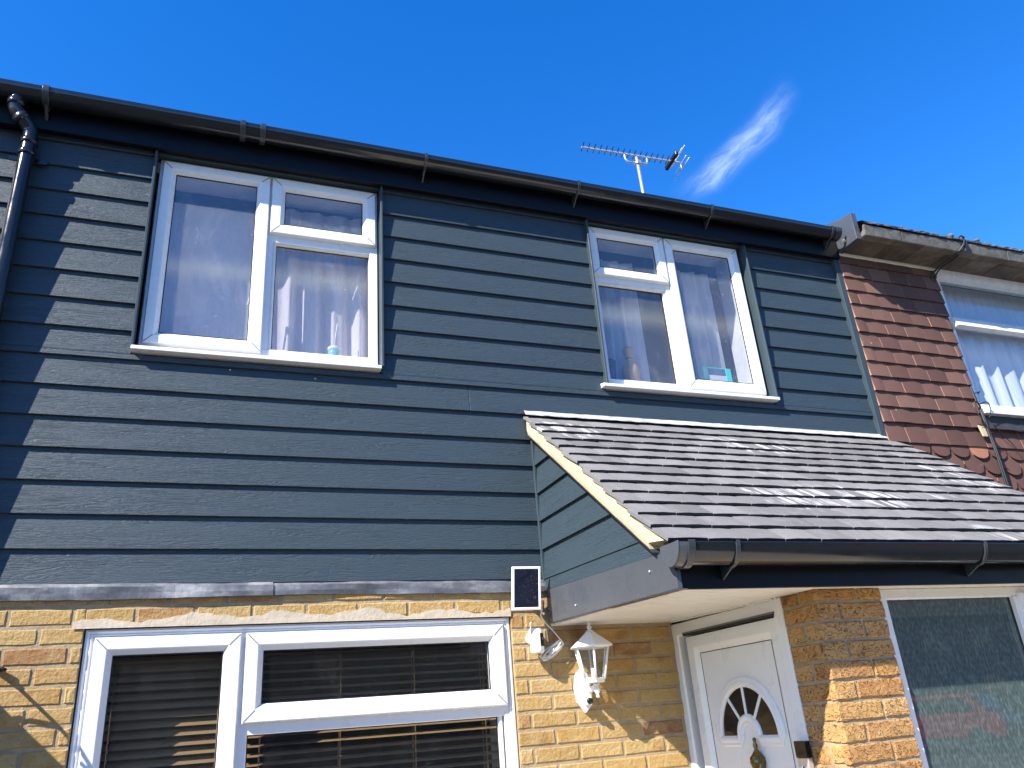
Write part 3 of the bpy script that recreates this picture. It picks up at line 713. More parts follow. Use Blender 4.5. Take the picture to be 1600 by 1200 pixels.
dk = MB(); dk.hexa([(PXL+.02, 0, RT-.06), (PXR, 0, RT-.06), (PXR, 0, RT-.02), (PXL+.02, 0, RT-.02)], [(PXL+.02, -1.2, RT-.06-SL*1.2), (PXR, -1.2, RT-.06-SL*1.2), (PXR, -1.2, RT-.02-SL*1.2), (PXL+.02, -1.2, RT-.02-SL*1.2)])
dk.build('roof_deck', 'room_dark', porch)
fl = MB(); vs = []; nx = 60
for j, (y, z) in enumerate(((-.0, 1.585), (-.012, 1.580), (-.020, 1.566), (-.032, 1.555), (-.034, 1.548))):
    for i in range(nx+1): vs.append((1.575+(4.15-1.575)*i/nx, y+jit(.0015), z+jit(.0018)))
fl.add(vs, [(j*(nx+1)+i, (j+1)*(nx+1)+i, (j+1)*(nx+1)+i+1, j*(nx+1)+i+1) for j in range(4) for i in range(nx)])
fl.build('cover_flashing', 'pale_flashing', porch)
# fascia: side panel and front board
sp = MB(); sp.prism([(-.030, .442), (-.030, .603), (-1.150, .549), (-1.222, .545), (-1.222, .50), (-1.240, .470), (-1.240, .4055)], 0, CX-.016, CX+.006); sp.hexa([(CX-.016, -1.24, .4055), (CX+.03, -1.24, .4055), (CX+.03, -1.24, .4035), (CX-.016, -1.24, .4035)], [(CX-.016, -.03, .442), (CX+.03, -.03, .442), (CX+.03, -.03, .440), (CX-.016, -.03, .440)])
spo = sp.build('side_fascia', 'grey_panel', porch, .002)
for y, z in ((-.36, .478), (-1.06, .50)):
    sc = MB(); sc.lathe([(.006, CX-.0165), (.006, CX-.019), (.003, CX-.0205)], (0, y, z), 12, axis=0); sc.build('screw', 'galvanised', spo)
ff = MB(); ff.box(CX+.006, PXR, -1.2142, -1.2025, .406, .60); ff.build('front_fascia', 'dark_fascia', porch, .002)
# soffit boards with grooves, running along x
so = MB(); y = -1.202
def soz(y): return .412+.020*(y+1.21)/1.21
while y < BRY-.01:
    y2 = min(y+.042, BRY)
    for a_, b_, h_ in ((y+.013, y2, 0.0), (y, y+.013, .0125)):
        so.hexa([(CX+.006, a_, soz(a_)+h_), (PXR, a_, soz(a_)+h_), (PXR, a_, soz(a_)+.016), (CX+.006, a_, soz(a_)+.016)], [(CX+.006, b_, soz(b_)+h_), (PXR, b_, soz(b_)+h_), (PXR, b_, soz(b_)+.016), (CX+.006, b_, soz(b_)+.016)])
    y = y2
so.build('soffit', 'cream_soffit', porch)
# gutter
gp, gpc = gutter(1.575, PXR+.06, -1.214, .553, porch, .061, dk=1.22)
PR = .061; PK = 1.22
ec = MB(); pts = [(gpc+(PR+.003)*math.cos(math.pi*i/18), .553-(PR+.003)*PK*math.sin(math.pi*i/18)) for i in range(19)]; ec.prism(pts+[(gpc-PR-.003, .559), (gpc+PR+.003, .559)], 0, 1.569, 1.5745)
e2 = [(gpc+(PR+.0035)*math.cos(math.pi*i/18), .553-(PR+.0035)*PK*math.sin(math.pi*i/18)) for i in range(19)]+[(gpc+(PR+.0005)*math.cos(math.pi*i/18), .553-(PR+.0005)*PK*math.sin(math.pi*i/18)) for i in range(18, -1, -1)]
ec.add([(x, a, b) for x in (1.5745, 1.612) for a, b in e2], [(k, k+38, (k+1) % 38+38, (k+1) % 38) for k in range(38)], 0, False)
ec.build('end_cap', 'grey_panel', gp, .0015)
strap(1.625, .030, gpc, .553, PR, gp, -1.214, .0085, tail=False, dk=PK)
strap(1.825, .018, gpc, .553, PR, gp, -1.214, .0075, dk=PK)
strap(3.075, .018, gpc, .553, PR, gp, -1.214, .0075, dk=PK)
# brick pier at the corner: left face and front face
PWX = 2.326; PF = -1.11
pb = MB()
for c in range(28):
    zt = .413-c*.0755+.020; zb = zt-.064
    if zb < -E: break
    zt = min(zt, .414)
    if c % 2 == 0:   # header/stretcher alternation round the corner
        brick(pb, PWX, PWX+.2145, zb, zt, PF, .03, 0, amp=.0024); brick(pb, PWX+.226, 2.676, zb, zt, PF, .03, 0, amp=.0024)
        ys = [(-1.108, -1.012), (-.999, -.893)]
    else:
        brick(pb, PWX, PWX+.104, zb, zt, PF, .03, 0, amp=.0024); brick(pb, PWX+.116, 2.676, zb, zt, PF, .03, 0, amp=.0024)
        ys = [(-1.108, -.893)]
    for a, b in ys: brick(pb, -b, -a, zb, zt, PWX+.001, .03, 0, lambda u, d, v: (d, -u, v), amp=.0024)
pb.box(PWX+.006, 2.671, PF+.0065, -.895, -E, .4135, 1)
for f in range(0): pass
pb.build('brick_pier', ['rustic_brick', 'mortar'], porch)
# side wall beyond: door set, facing left
DM = lambda u, v, d: (d, -u, v)          # u = -y, v = z, d = x
dfm = MB(); dfm.frame(-.028, .895, -E+.02, .4165, [(0, PWX+.0), (.004, PWX-.004), (.058, PWX-.004), (.066, PWX+.003), (.066, PWX+.06), (0, PWX+.06)], DM, flip=True)
dfm.frame(.042, .838, -E+.06, .355, [(0, PWX+.01), (.003, PWX+.004), (.03, PWX+.004), (.036, PWX+.01), (.036, PWX+.05), (0, PWX+.05)], DM, 0, True) if 0 else None
door = dfm.build('front_door', 'door_white', porch, .0015)
hd = MB(); hd.box(PWX-.010, PWX+.01, -.845, -.095, .356, .364); hd.box(PWX-.0102, PWX-.004, -.84, -.10, .346, .3555, 1); hd.build('weather_strip', ['seam', 'gasket'], door)
lf_ = MB(); lf_.frame(.098, .842, -E+.08, .342, [(0, PWX+.022), (.003, PWX+.004), (.055, PWX+.003), (.060, PWX+.005), (.085, PWX+.022), (.088, PWX+.0225), (.088, PWX+.05), (0, PWX+.05)], DM, flip=True)
leaf = lf_.build('door_leaf', 'door_white', door)
gs = MB(); gs.frame(.184, .756, -E+.166, .2565, [(0, PWX+.0215), (.0035, PWX+.0215), (.0035, PWX+.023), (0, PWX+.023)], DM, flip=True); gs.build('panel_gasket', 'gasket', leaf)
# door panel with the sunburst opening
FC, FZ, FR = .488, -.128, .205            # centre (u), base line, outer glass radius
def arc(r, a0, a1, n): return [(FC+r*math.cos(a0+(a1-a0)*i/n), FZ+r*math.sin(a0+(a1-a0)*i/n)) for i in range(n+1)]
dpn = MB(); dpn.box(PWX+.0225, PWX+.045, -.756, -.184, -E+.17, .2565); dpn.build('door_panel', 'door_white', leaf)
mo = MB()
def arch_path(ro, ri, zb): # outer half circle, bottom bar, inner small arch as one closed outline
    return None
def sweep(path, prof, closed):
    # path in (u,v), prof = (offset to the outside, height out of the door); open or closed ribbon ring
    P = [Vector((a, b)) for a, b in path]; N = len(P); vs = []; k = len(prof)
    for i in range(N):
        a = P[(i-1) % N] if closed or i else P[i]; b = P[(i+1) % N] if closed or i < N-1 else P[i]
        t = (b-a).normalized(); nrm = Vector((t.y, -t.x))
        for o_, h in prof: q = P[i]+nrm*o_; vs.append((PWX+.0225-h, -q.x, q.y))
    fs = []
    for i in range(N if closed else N-1):
        j2 = (i+1) % N
        fs += [(i*k+c, j2*k+c, j2*k+c+1, i*k+c+1) for c in range(k-1)]
    return vs, fs
rI = .078
path = arc(FR+.012, 0, math.pi, 30)+[(FC-FR-.012, FZ-.012)]+[(FC-rI, FZ-.012)]+[(FC+rI*math.cos(math.pi-math.pi*i/14), FZ+rI*math.sin(math.pi-math.pi*i/14)) for i in range(15)]+[(FC+rI, FZ-.012), (FC+FR+.012, FZ-.012)]
vs, fs = sweep(path, [(.034, 0), (.034, .006), (.026, .012), (.016, .011), (.010, .016), (-.002, .017), (-.012, .009), (-.014, .001)], True)
mo.add(vs, fs); mo.build('fanlight_moulding', 'door_white', leaf)
gp_ = arc(FR, 0, math.pi, 30)+[(FC-.085+(.17)*0, FZ)]+[(FC+.085*math.cos(math.pi-math.pi*i/14), FZ+.085*math.sin(math.pi-math.pi*i/14)) for i in range(15)]
fg = MB(); fg.prism([(-u, v) for u, v in gp_], 0, PWX+.0195, PWX+.0222); fg.build('fanlight', 'black_gloss', leaf)
bs = MB()
for a in (R_(128), R_(90), R_(52)):
    c, s2 = math.cos(a), math.sin(a); w = .0075
    q = [(FC+.084*c-w*s2, FZ+.084*s2+w*c), (FC+.084*c+w*s2, FZ+.084*s2-w*c), (FC+.208*c+w*s2, FZ+.208*s2-w*c), (FC+.208*c-w*s2, FZ+.208*s2+w*c)]
    bs.prism([(-u, v) for u, v in q], 0, PWX+.012, PWX+.0194)
bs.build('glazing_bar', 'door_white', leaf, .002)
kn = MB(); KU, KX = .533, PWX+.002
kn.lathe([(.004, -.135), (.009, -.142), (.006, -.155), (.011, -.168), (.007, -.182), (.019, -.200), (.033, -.215), (.036, -.235), (.028, -.262), (.016, -.285), (.005, -.30)], (KX, -KU, 0), 16)
kn.tube([(KX-.005, -KU+.03*math.cos(math.pi*i/10+math.pi), -.235+.07*math.sin(math.pi*i/10+math.pi)) for i in range(11)], .006, 8)
kn.build('knocker', 'brass', leaf)
# porch front window
pw = MB(); pw.frame(2.688, 4.19, -.70, .414, [(0, PF+.035), (.004, PF+.030), (.040, PF+.030), (.046, PF+.036), (.046, PF+.09), (0, PF+.09)]); pw.box(3.475, 3.535, PF+.024, PF+.088, -.654, .368)
pwin = pw.build('porch_window', 'upvc', porch, .001)
b = MB(); b.frame(3.505, 4.17, -.67, .385, [(i, PF+.012+d) for i, d in SASH]); b.build('sash', 'upvc', pwin)
b = MB(); b.frame(2.728, 3.478, -.655, .373, [(0, PF+.046), (.006, PF+.046), (.006, PF+.056), (0, PF+.056)]); b.build('glazing_gasket', 'gasket', pwin)
b = MB(); b.box(2.730, 3.476, PF+.052, PF+.056, -.654, .371); b.build('pane', 'obscured_glass', pwin)
b = MB(); b.box(3.57, 4.10, PF+.036, PF+.040, -.60, .32); b.build('pane', 'obscured_glass', pwin)
b = MB(); b.box(2.68, 4.19, PF+.03, PF+.12, -E, -.70); b.box(4.12, 4.19, PF+.12, 0, -E, .40); b.box(PWX+.06, 4.12, -.02, .02, -E, .40); b.build('porch_wall', 'buff_brick', porch)
sl_ = MB(); 
for i in range(40):
    y = -.02-.85*i/39; sl_.lathe([(.006+jit(.0025), PWX-.010), (.007, PWX-.003)], (0, y, soz(y)-.001+jit(.002)), 6, axis=0)
sl_.tube([(PWX-.005+jit(.002), -.05*i, soz(-.05*i)-.001+jit(.0015)) for i in range(18)], .005, 6); sl_.build('sealant', 'cream_sealant', porch)
# doorbell on the door frame
db = thing('doorbell', 'black and silver doorbell on the white door frame', 'doorbell', (PWX-.012, -.872, -.21))
b = MB(); b.box(PWX-.030, PWX-.0045, -.907, -.836, -.212, -.150); b.build('sensor_head', 'black_gloss', db, .003, 2)
b = MB(); b.box(PWX-.028, PWX-.0045, -.905, -.838, -.34, -.2125); b.build('body', 'aluminium', db, .003, 2)
b = MB(); b.lathe([(.012, PWX-.0285), (.012, PWX-.031), (.009, PWX-.031), (.009, PWX-.0285)], (0, -.872, -.25), 18, axis=0); b.build('button', 'white_plastic', db)

# ------------------------------------------------------------------ things on the brick wall
# wall lantern
ln = thing('wall_lantern', 'white carriage wall lantern with clear glass beside the front door', 'lantern', (1.795, BRY, .02))
b = MB()
hx = [(1.764, .225), (1.733, .197), (1.719, .135), (1.728, .072), (1.766, .020), (1.804, .056), (1.810, .12), (1.798, .195)]
b.prism(hx, 1, BRY-.022, BRY); b.prism([(1.766+(x-1.766)*.72, .118+(z-.118)*.72) for x, z in hx], 1, BRY-.036, BRY-.0225)
b.tube([(1.780, BRY-.03, .135), (1.788, -.055, .122), (1.797, -.085, .132), (1.797, -.10, .150)], [.016, .014, .013, .016], 12)
b.lathe([(.004, .082), (.010, .088), (.006, .097), (.012, .106), (.016, .118), (.010, .13)], (1.797, -.10, 0), 14)
b.build('wall_bracket', 'white_plastic', ln, .003, 2)
b = MB(); b.prism([(1.750, .055), (1.790, .055), (1.790, .09), (1.750, .09)], 1, BRY-.052, BRY-.0365); b.build('motion_sensor', 'white_plastic', ln, .003)
b = MB(); b.lathe([(.016, -.053), (.014, -.062), (.006, -.067)], (1.774, 0, .072), 14, axis=1); b.build('sensor_lens', 'black_gloss', ln)
LX, LY = 1.787, -.105
def six(r, z, ph=R_(12)): return [(LX+r*math.cos(2*math.pi*k/6+ph), LY+r*math.sin(2*math.pi*k/6+ph), z) for k in range(6)]
b = MB(); 
lo, hi = six(.050, .150), six(.054, .168); b.add(lo+hi, [tuple(range(5, -1, -1)), tuple(range(6, 12))]+[(k, (k+1) % 6, (k+1) % 6+6, k+6) for k in range(6)]); b.build('base_cup', 'white_plastic', ln, .002); b = MB()
for r0, r1, z0_, z1_ in ((.112, .112, .312, .318), (.112, .052, .318, .362), (.052, .024, .362, .385)):
    lo, hi = six(r0, z0_), six(r1, z1_); b.add(lo+hi, [tuple(range(5, -1, -1)), tuple(range(6, 12))]+[(k, (k+1) % 6, (k+1) % 6+6, k+6) for k in range(6)])
b.build('cap', 'white_plastic', ln, .002); b = MB(); b.lathe([(.018, .3855), (.020, .390), (.008, .396), (.013, .408), (.006, .418), (.010, .425), (.002, .455)], (LX, LY, 0), 12); b.build('finial', 'white_plastic', ln, .001)
b = MB(); lo, hi = six(.053, .168), six(.088, .312)
for p, q in zip(lo, hi): b.tube([p, q], .0055, 6)
b.tube(lo, .005, 6, closed=True); b.tube(hi, .005, 6, closed=True); b.build('cage', 'white_plastic', ln)
b = MB(); lo, hi = six(.050, .169), six(.085, .311)
for k in range(6): b.add([lo[k], lo[(k+1) % 6], hi[(k+1) % 6], hi[k]], [(0, 1, 2, 3)])
b.build('glass', 'lantern_glass', ln)
b = MB(); b.lathe([(.014, .169), (.014, .215)], (LX, LY, 0), 14); b.build('lamp_holder', 'white_plastic', ln)
b = MB(); b.lathe([(.011, .2155), (.013, .23), (.026, .262), (.027, .276), (.018, .296), (.004, .304)], (LX, LY, 0), 16); b.build('bulb', 'lantern_glass', ln)
# solar panel
sp_ = thing('solar_panel', 'small white framed solar panel on the brick wall under the weatherboard', 'solar panel', (1.47, -.02, .5))
def SPm(u, v, d): return (1.381+u*.99+.0245*(v/.213), -.092+d-.020*(1-v/.213), .496+v*.99)
b = MB(); b.frame(0, .153, 0, .213, [(0, .0), (0, -.010), (.004, -.012), (.010, -.012), (.0125, -.010), (.0125, 0)], SPm); b.build('panel_frame', 'white_plastic', sp_)
b = MB(); b.frame(.0122, .1408, .0122, .2008, [(0, -.0105), (.06429, -.0105), (.06429, -.001), (0, -.001)], SPm); b.build('cell', 'solar_cell', sp_)
b = MB(); b.tube([(1.46, -.09, .60), (1.48, BRY, .58)], .012, 10); b.lathe([(.03, BRY-.012), (.03, BRY)], (1.48, 0, .58), 16, axis=1); b.build('mount', 'white_plastic', sp_)
# security camera
sc_ = thing('security_camera', 'white cylindrical security camera with black front below the solar panel', 'camera', (1.52, BRY, .31))
b = MB(); CXc, CYc = 1.527, -.045; prof = [(.028, .302), (.031, .305), (.034, .312), (.034, .408), (.032, .415), (.026, .418)]; b.lathe(prof, (CXc, CYc, 0), 24); b.build('body', 'white_plastic', sc_)
b = MB(); n = 8; vs = []
for z in (.332, .392):
    for i in range(n+1): a = R_(-72)+R_(62)*i/n-R_(8); vs.append((CXc+.0347*math.cos(a), CYc+.0347*math.sin(a), z))
b.add(vs, [(i, i+1, n+2+i, n+1+i) for i in range(n)], 0, True); b.build('lens_face', 'black_gloss', sc_)
b = MB(); a = R_(-48); b.lathe([(.010, -.0402), (.010, -.0425), (.006, -.044)], (CXc+.026, CYc, .366), 14, axis=1) if 0 else b.tube([(CXc+.0342*math.cos(a), CYc+.0342*math.sin(a), .364), (CXc+.0375*math.cos(a), CYc+.0375*math.sin(a), .364)], .009, 14); b.build('lens', 'pot_dark', sc_)
b = MB(); b.tube([(CXc-.005, CYc+.035, .37), (CXc-.008, BRY-.008, .375)], .013, 10); b.lathe([(.028, BRY-.010), (.030, BRY-.004), (.030, BRY)], (CXc-.008, 0, .375), 18, axis=1); b.build('wall_mount', 'white_plastic', sc_)
# coiled white cable
b = MB(); b.tube([(1.545, -.045, .500), (1.552, -.01, .478), (1.585, .015, .445), (1.625, .018, .405), (1.668, .016, .352), (1.672, .014, .340), (1.655, .012, .335), (1.635, .012, .338)], .0032, 8)
for q in range(5):
    r1, r2 = .062+jit(.008), .013+jit(.005); an = R_(36+jit(9)); cx_, cz_ = 1.603+jit(.006), .312+jit(.005)
    b.tube([(cx_+r1*math.cos(t_)*math.cos(an)-r2*math.sin(t_)*math.sin(an), .012-q*.005+.006*math.sin(t_), cz_+r1*math.cos(t_)*math.sin(an)+r2*math.sin(t_)*math.cos(an)) for t_ in [2*math.pi*i/22 for i in range(22)]], .0026, 6, closed=True)
b.tube([(1.600+.013*math.cos(t_)*.8, .006+.02*math.sin(t_), .312+.012*math.cos(t_)) for t_ in [2*math.pi*i/12 for i in range(12)]], .003, 6, closed=True)
b.tube([(1.575, .01, .29), (1.545, .015, .285), (1.53, .015, .296)], .0026, 6)
b.tube([(1.510, .01, .405), (1.495, -.005, .425), (1.492, -.012, .443), (1.505, -.018, .452), (1.522, -.02, .446), (1.527, -.03, .420)], .0026, 6)
b.v = [(x+.009, y-.03, z) for x, y, z in b.v]
tag(b.build('white_cable', 'cable_white', None, base=(1.60, .02, .34)), 'thin white cable hanging in a tied coil beside the security camera', 'cable')
# hanging-basket bracket at the left
hb = thing('basket_bracket', 'black iron hanging basket bracket on the brick wall at the left edge', 'bracket', (-.775, BRY, .33))
b = MB(); b.box(-.785, -.760, BRY-.008, BRY, .10, .40); b.tube([(-.772, BRY-.005, .372), (-.772, -.04, .378), (-.772, -.12, .378), (-.772, -.18, .372), (-.772, -.205, .35), (-.772, -.20, .33), (-.772, -.185, .33)], .0065, 8)
b.tube([(-.772, BRY-.005, .15), (-.772, -.02, .18), (-.772, -.07, .29), (-.772, -.13, .372)], .006, 8); b.tube([(-.765, BRY-.006, .355), (-.72, BRY-.02, .342), (-.705, BRY-.02, .334)], .006, 8); b.tube([(-.765, BRY-.006, .35), (-.725, BRY-.03, .330), (-.712, BRY-.03, .336)], .006, 8)
b.build('iron_arm', 'black_metal', hb)
# flat canopy of the house next door, just outside the left edge; its shadow crosses the bricks
cn = thing('flat_canopy', 'flat dark canopy over the next front door to the left', 'canopy', (-1.9, -.5, .5))
b = MB(); b.box(-2.7, -1.118, -1.2, BRY, .47, .60); b.build('canopy_slab', 'dark_fascia', cn, .004)
b = MB(); b.tube([(-1.16, -1.1, .47), (-1.16, BRY, -.1)], .015, 8); b.build('strut', 'black_metal', cn)

# ------------------------------------------------------------------ neighbouring terrace house, left
nl = thing('terraced_house', 'next terraced house at the far left edge beyond the downpipe, weatherboarded', 'house', (-3, .1, -E))
b = MB(); boards(b, -5, XL-.012, .033); b.build('cladding', 'weatherboard', nl, .0012)
b = MB(); b.box(-5, XL-.004, .024, .12, -E, 3.05); b.build('inner_wall', 'room_dark', nl)
b = MB(); b.box(-5, -1.6, .02, .06, -E, .66); b.build('brick_wall', 'buff_brick', nl)
b = MB(); b.prism([(-.08, 3.135), (.02, 3.135), (4.5, 3.135+t*4.5), (4.5, 3.175+t*4.5), (-.08, 3.16)], 0, -5, -1.02); b.build('roof', 'dark_roof', nl)

# ------------------------------------------------------------------ neighbouring house, right
nr = thing('terraced_house', 'tile-hung terraced house with old concrete gutter on the right', 'house', (6.5, .1, -E))
NW = (5.135, 7.6, 1.79, 2.99)
tm = MB()
def hung(mb, x0, x1, zb, L=.165, T=.012, club=False, mat=0, tip=0.0):
    seg = 8; vs = []; fs = []; tl_ = .085; yb = -.004; sk = jit(.002); o_ = jit(.0015); z0_ = zb+jit(.002)
    low = []
    for i in range(seg+1):
        u = i/seg; x = x0+(x1-x0)*u
        z = z0_+sk*(u-.5)+jit(.0006)
        if club: z = z0_+(x1-x0)*.5*(1-math.sqrt(max(0, 1-(2*u-1)**2)))*.78
        low.append((x, z))
    cam_ = lambda x: .0035*(1-((2*(x-x0)/(x1-x0))-1)**2)
    f = lambda x, z: yb+o_-.026-cam_(x)+(z-z0_)*.125
    n = seg+1
    vs += [(x, f(x, z), z) for x, z in low]+[(x, f(x, z0_+L), z0_+L) for x, z in low]
    vs += [(x, f(x, z)+T, z) for x, z in low]+[(x, f(x, z0_+L)+T, z0_+L) for x, z in low]
    fs = [(i, i+1, n+i+1, n+i) for i in range(seg)]; mi = [mat]*seg
    fs += [(i+1, i, 2*n+i, 2*n+i+1) for i in range(seg)]; mi += [mat]*seg
    fs += [(0, n, 3*n, 2*n), (seg, 2*n+seg, 3*n+seg, n+seg)]; mi += [1, 1]
    fs += [(n+i, n+i+1, 3*n+i+1, 3*n+i) for i in range(seg)]; mi += [mat]*seg
    o = len(mb.v); mb.v += vs
    for a, b_ in zip(fs, mi): mb.f.append([q+o for q in a]); mb.mi.append(b_); mb.sm.append(False)
G = .1125; TW = .179
for r in range(14):
    zb = 1.560+r*G-(.030 if r == 0 else 0)
    x = 4.165-(TW*.5 if r % 2 else 0)
    while x < 8.2:
        a, b_ = max(x, 4.165), min(x+TW-.002, 8.2)
        if zb > NW[2]-.10 and b_ > NW[0]-.03: b_ = min(b_, NW[0]-.03)
        if b_-a > .03 and not (zb > 1.60 and a >= NW[0]-.04 and zb < NW[2]+.1 and r > 0): hung(tm, a, b_, zb, L=.175)
        x += TW
for r in range(9):                                   # club-tailed tiles below
    zb = 1.445-r*G; x = 4.165-(TW*.5 if r % 2 else 0)
    while x < 8.2:
        hung(tm, x, x+TW-.002, zb, L=.20, club=True, mat=2 if (r == 0 and 4.84 < x < 5.02) else 0); x += TW
tm.build('hung_tiles', ['clay_tile', 'clay_pale', 'clay_orange'], nr)
b = MB()
for a, c, d, e in rects(4.17, 8.4, -E, 3.1, [NW]): b.box(a, c, .012, .10, d, e)
b.box(4.17, 8.4, 8.8, 9, -E, 3.1); b.box(8.3, 8.4, .1, 8.8, -E, 3.1); b.box(4.17, 8.3, 2.2, 2.3, -E, 3.0); b.box(4.17, 8.3, .3, 8.8, 3.0, 3.05)
b.build('inner_wall', 'room_dark', nr)
# concrete gutter units and soffit
b = MB(); x = 4.207; k = 0
for x0_, x1_ in ((4.207, 4.55), (4.555, 5.62), (5.625, 6.70), (6.705, 8.0)):
    jy = jit(.003)
    b.prism([(-.262+jy, 3.003), (-.276+jy, 3.085), (-.258+jy, 3.088), (-.248, 3.05), (-.2, 3.03), (-.2, 3.003)], 0, x0_, x1_)
b.build('concrete_gutter', 'old_concrete', nr, .004)
b = MB(); x = 4.21
while x < 8:
    b.prism([(-.262, 2.9985), (-.203, 2.9985), (-.203, 3.0025), (-.262, 3.0025)], 0, x+.002, x+.28-.002); b.prism([(-.20, 2.9985+jit(.002)), (.01, 2.9985), (.01, 3.02), (-.20, 3.02)], 0, x+.002, x+.278); x += .28
b.build('soffit', 'soffit_concrete', nr, .003)
b = MB(); b.box(4.165, 5.11, -.035, .01, 2.972, 2.998); b.build('sealing_strip', 'cream_sealant', nr, .004)
b = MB(); x = 4.207
vs = []; nx = 120
for j_, (y, z) in enumerate(((-.285, 3.094), (-.287, 3.108), (-.270, 3.120), (.6, 3.50))):
    for i in range(nx+1): vs.append((4.207+3.8*i/nx, y+jit(.004), z+jit(.005 if j_ else .003)))
b.add(vs, [(j_*(nx+1)+i, j_*(nx+1)+i+1, (j_+1)*(nx+1)+i+1, (j_+1)*(nx+1)+i) for j_ in range(3) for i in range(nx)])
for q in range(14): 
    x = random.uniform(4.25, 7.5); r = random.uniform(.004, .009); b.lathe([(r*.6, 3.112), (r, 3.12), (r*.8, 3.12+r), (r*.2, 3.12+r*1.5)], (x, -.272+jit(.006), 0), 7)
b.lathe([(.012, 3.11), (.022, 3.122), (.018, 3.135), (.006, 3.145)], (5.06, -.275, 0), 8); b.lathe([(.012, 3.11), (.026, 3.12), (.02, 3.13), (.006, 3.137)], (5.32, -.275, 0), 8)
b.build('roof_edge', 'old_concrete', nr)
b = MB(); b.prism([(.6, 3.42), (.6, 3.50), (4.5, 5.75), (9, 3.2), (9, 3.1), (4.5, 5.65)], 0, 4.207, 8.4); b.build('roof', 'dark_roof', nr)
nwn = MB(); nwn.frame(5.14, 7.6, 1.80, 2.995, [(0, .03), (.003, .020), (.045, .020), (.05, .026), (.05, .09), (0, .09)]); nwn.prism([(-.012, 2.94), (.02, 2.915), (.02, 2.997), (-.03, 2.997)], 0, 5.10, 7.6); nwn.box(5.10, 7.6, -.022, .02, 2.965, 2.996) if 0 else None
nwn.box(5.19, 7.55, .012, .08, 2.535, 2.595); nwn.prism([(-.03, 2.512), (.02, 2.505), (.02, 2.60), (-.002, 2.59)], 0, 5.17, 7.58)
nwin = nwn.build('window', 'upvc_clean', nr, .002)
b = MB(); b.prism([(-.05, 1.785), (-.05, 1.81), (-.03, 1.83), (.02, 1.885), (.03, 1.885), (.03, 1.785)], 0, 5.12, 7.62); b.build('sill', 'upvc_clean', nwin, .003)
b = MB(); b.box(5.19, 7.55, .052, .056, 2.595, 2.945); b.build('pane', 'neighbour_glass', nwin); b = MB(); b.box(5.19, 7.55, .052, .056, 1.85, 2.535); b.build('pane', 'neighbour_glass', nwin)
b = MB(); b.box(5.10, 5.122, -.005, .03, 1.79, 2.99); b.build('frame_edge', 'cream_sealant', nwin, .002)
b = MB(); vs = []; nx = 50
for j_, (y, z) in enumerate(((.0, 1.79), (-.012, 1.775), (-.018, 1.72), (-.052, 1.668), (-.050, 1.66))):
    for i in range(nx+1): vs.append((5.03+2.6*i/nx, y+jit(.003), z+jit(.003)))
b.add(vs, [(j_*(nx+1)+i, (j_+1)*(nx+1)+i, (j_+1)*(nx+1)+i+1, j_*(nx+1)+i+1) for j_ in range(4) for i in range(nx)]); b.build('lead_apron', 'old_black', nr)
b = MB(); b.prism([(5.0, 1.685), (5.06, 1.675), (5.07, 1.60), (5.02, 1.60)], 1, -.052, -.04); b.build('cement_patch', 'mortar_fillet', nr, .004)
b = MB(); b.box(5.19, 7.55, .1, .102, 1.80, 1.81); b.box(5.135, 5.155, .09, .3, 1.79, 2.99); b.box(5.135, 7.6, .09, .4, 1.78, 1.80); b.build('window_reveal', 'reveal_board', nwin)
curtain(5.16, 7.5, 2.56, 2.97, .14, .012, 26, 'net_lace', 'short white net curtain behind the top pane of the right neighbour window', 'net_curtain', 'net curtain')
curtain(5.16, 7.5, 1.80, 2.56, .13, .028, 15, 'net_lace', 'long white lace net curtain behind the lower pane of the right neighbour window', 'net_curtain', 'net curtain')
# black cables down the neighbour's wall
b = MB()
def wire(pts, r=.006): 
    P = [Vector(p) for p in pts]; q = []
    for i in range(len(P)-1):
        a, b0, c, d = P[max(0, i-1)], P[i], P[i+1], P[min(len(P)-1, i+2)]
        for k in range(6):
            t_ = k/6; q.append(.5*((2*b0)+(c-a)*t_+(2*a-5*b0+4*c-d)*t_*t_+(3*b0-a-3*c+d)*t_**3))
    b.tube(q+[P[-1]], r, 8)
wire([(5.16, -.262, 3.13), (5.165, -.292, 3.10), (5.135, -.285, 3.04), (5.10, -.22, 2.985), (5.06, -.10, 2.955), (5.045, -.03, 2.90), (5.06, -.01, 2.76), (5.085, -.012, 2.55), (5.09, -.014, 2.2), (5.085, -.03, 1.90), (5.075, -.05, 1.76), (5.065, -.062, 1.60), (5.06, -.07, 1.45), (5.055, -.07, 1.25), (5.05, -.07, .9)], .0075)
wire([(5.19, -.26, 3.12), (5.185, -.290, 3.085), (5.155, -.28, 3.03), (5.13, -.2, 2.985), (5.085, -.07, 2.945), (5.075, -.02, 2.85), (5.073, -.015, 2.70), (5.095, -.014, 2.4), (5.098, -.016, 2.0), (5.092, -.045, 1.80), (5.078, -.062, 1.62), (5.070, -.075, 1.40), (5.062, -.075, .9)], .006)
wire([(5.09, -.05, 1.83), (5.02, -.07, 1.86), (5.005, -.07, 1.78), (5.04, -.08, 1.68), (5.065, -.08, 1.60)], .004)
wire([(5.085, -.05, 1.85), (5.14, -.07, 1.86), (5.15, -.07, 1.80), (5.11, -.07, 1.74)], .004)
wire([(5.14, -.06, 1.70), (5.20, -.05, 1.64), (5.28, -.05, 1.56), (5.32, -.05, 1.50)], .003)
wire([(5.10, -.29, 3.09), (5.13, -.30, 3.12), (5.17, -.295, 3.115)], .006)
for z in (1.93, 1.62, 1.47, 2.55): b.tube([(5.06, -.055 if z < 2 else -.01, z), (5.08, -.085 if z < 2 else -.03, z), (5.10, -.05 if z < 2 else -.01, z)], .004, 6)
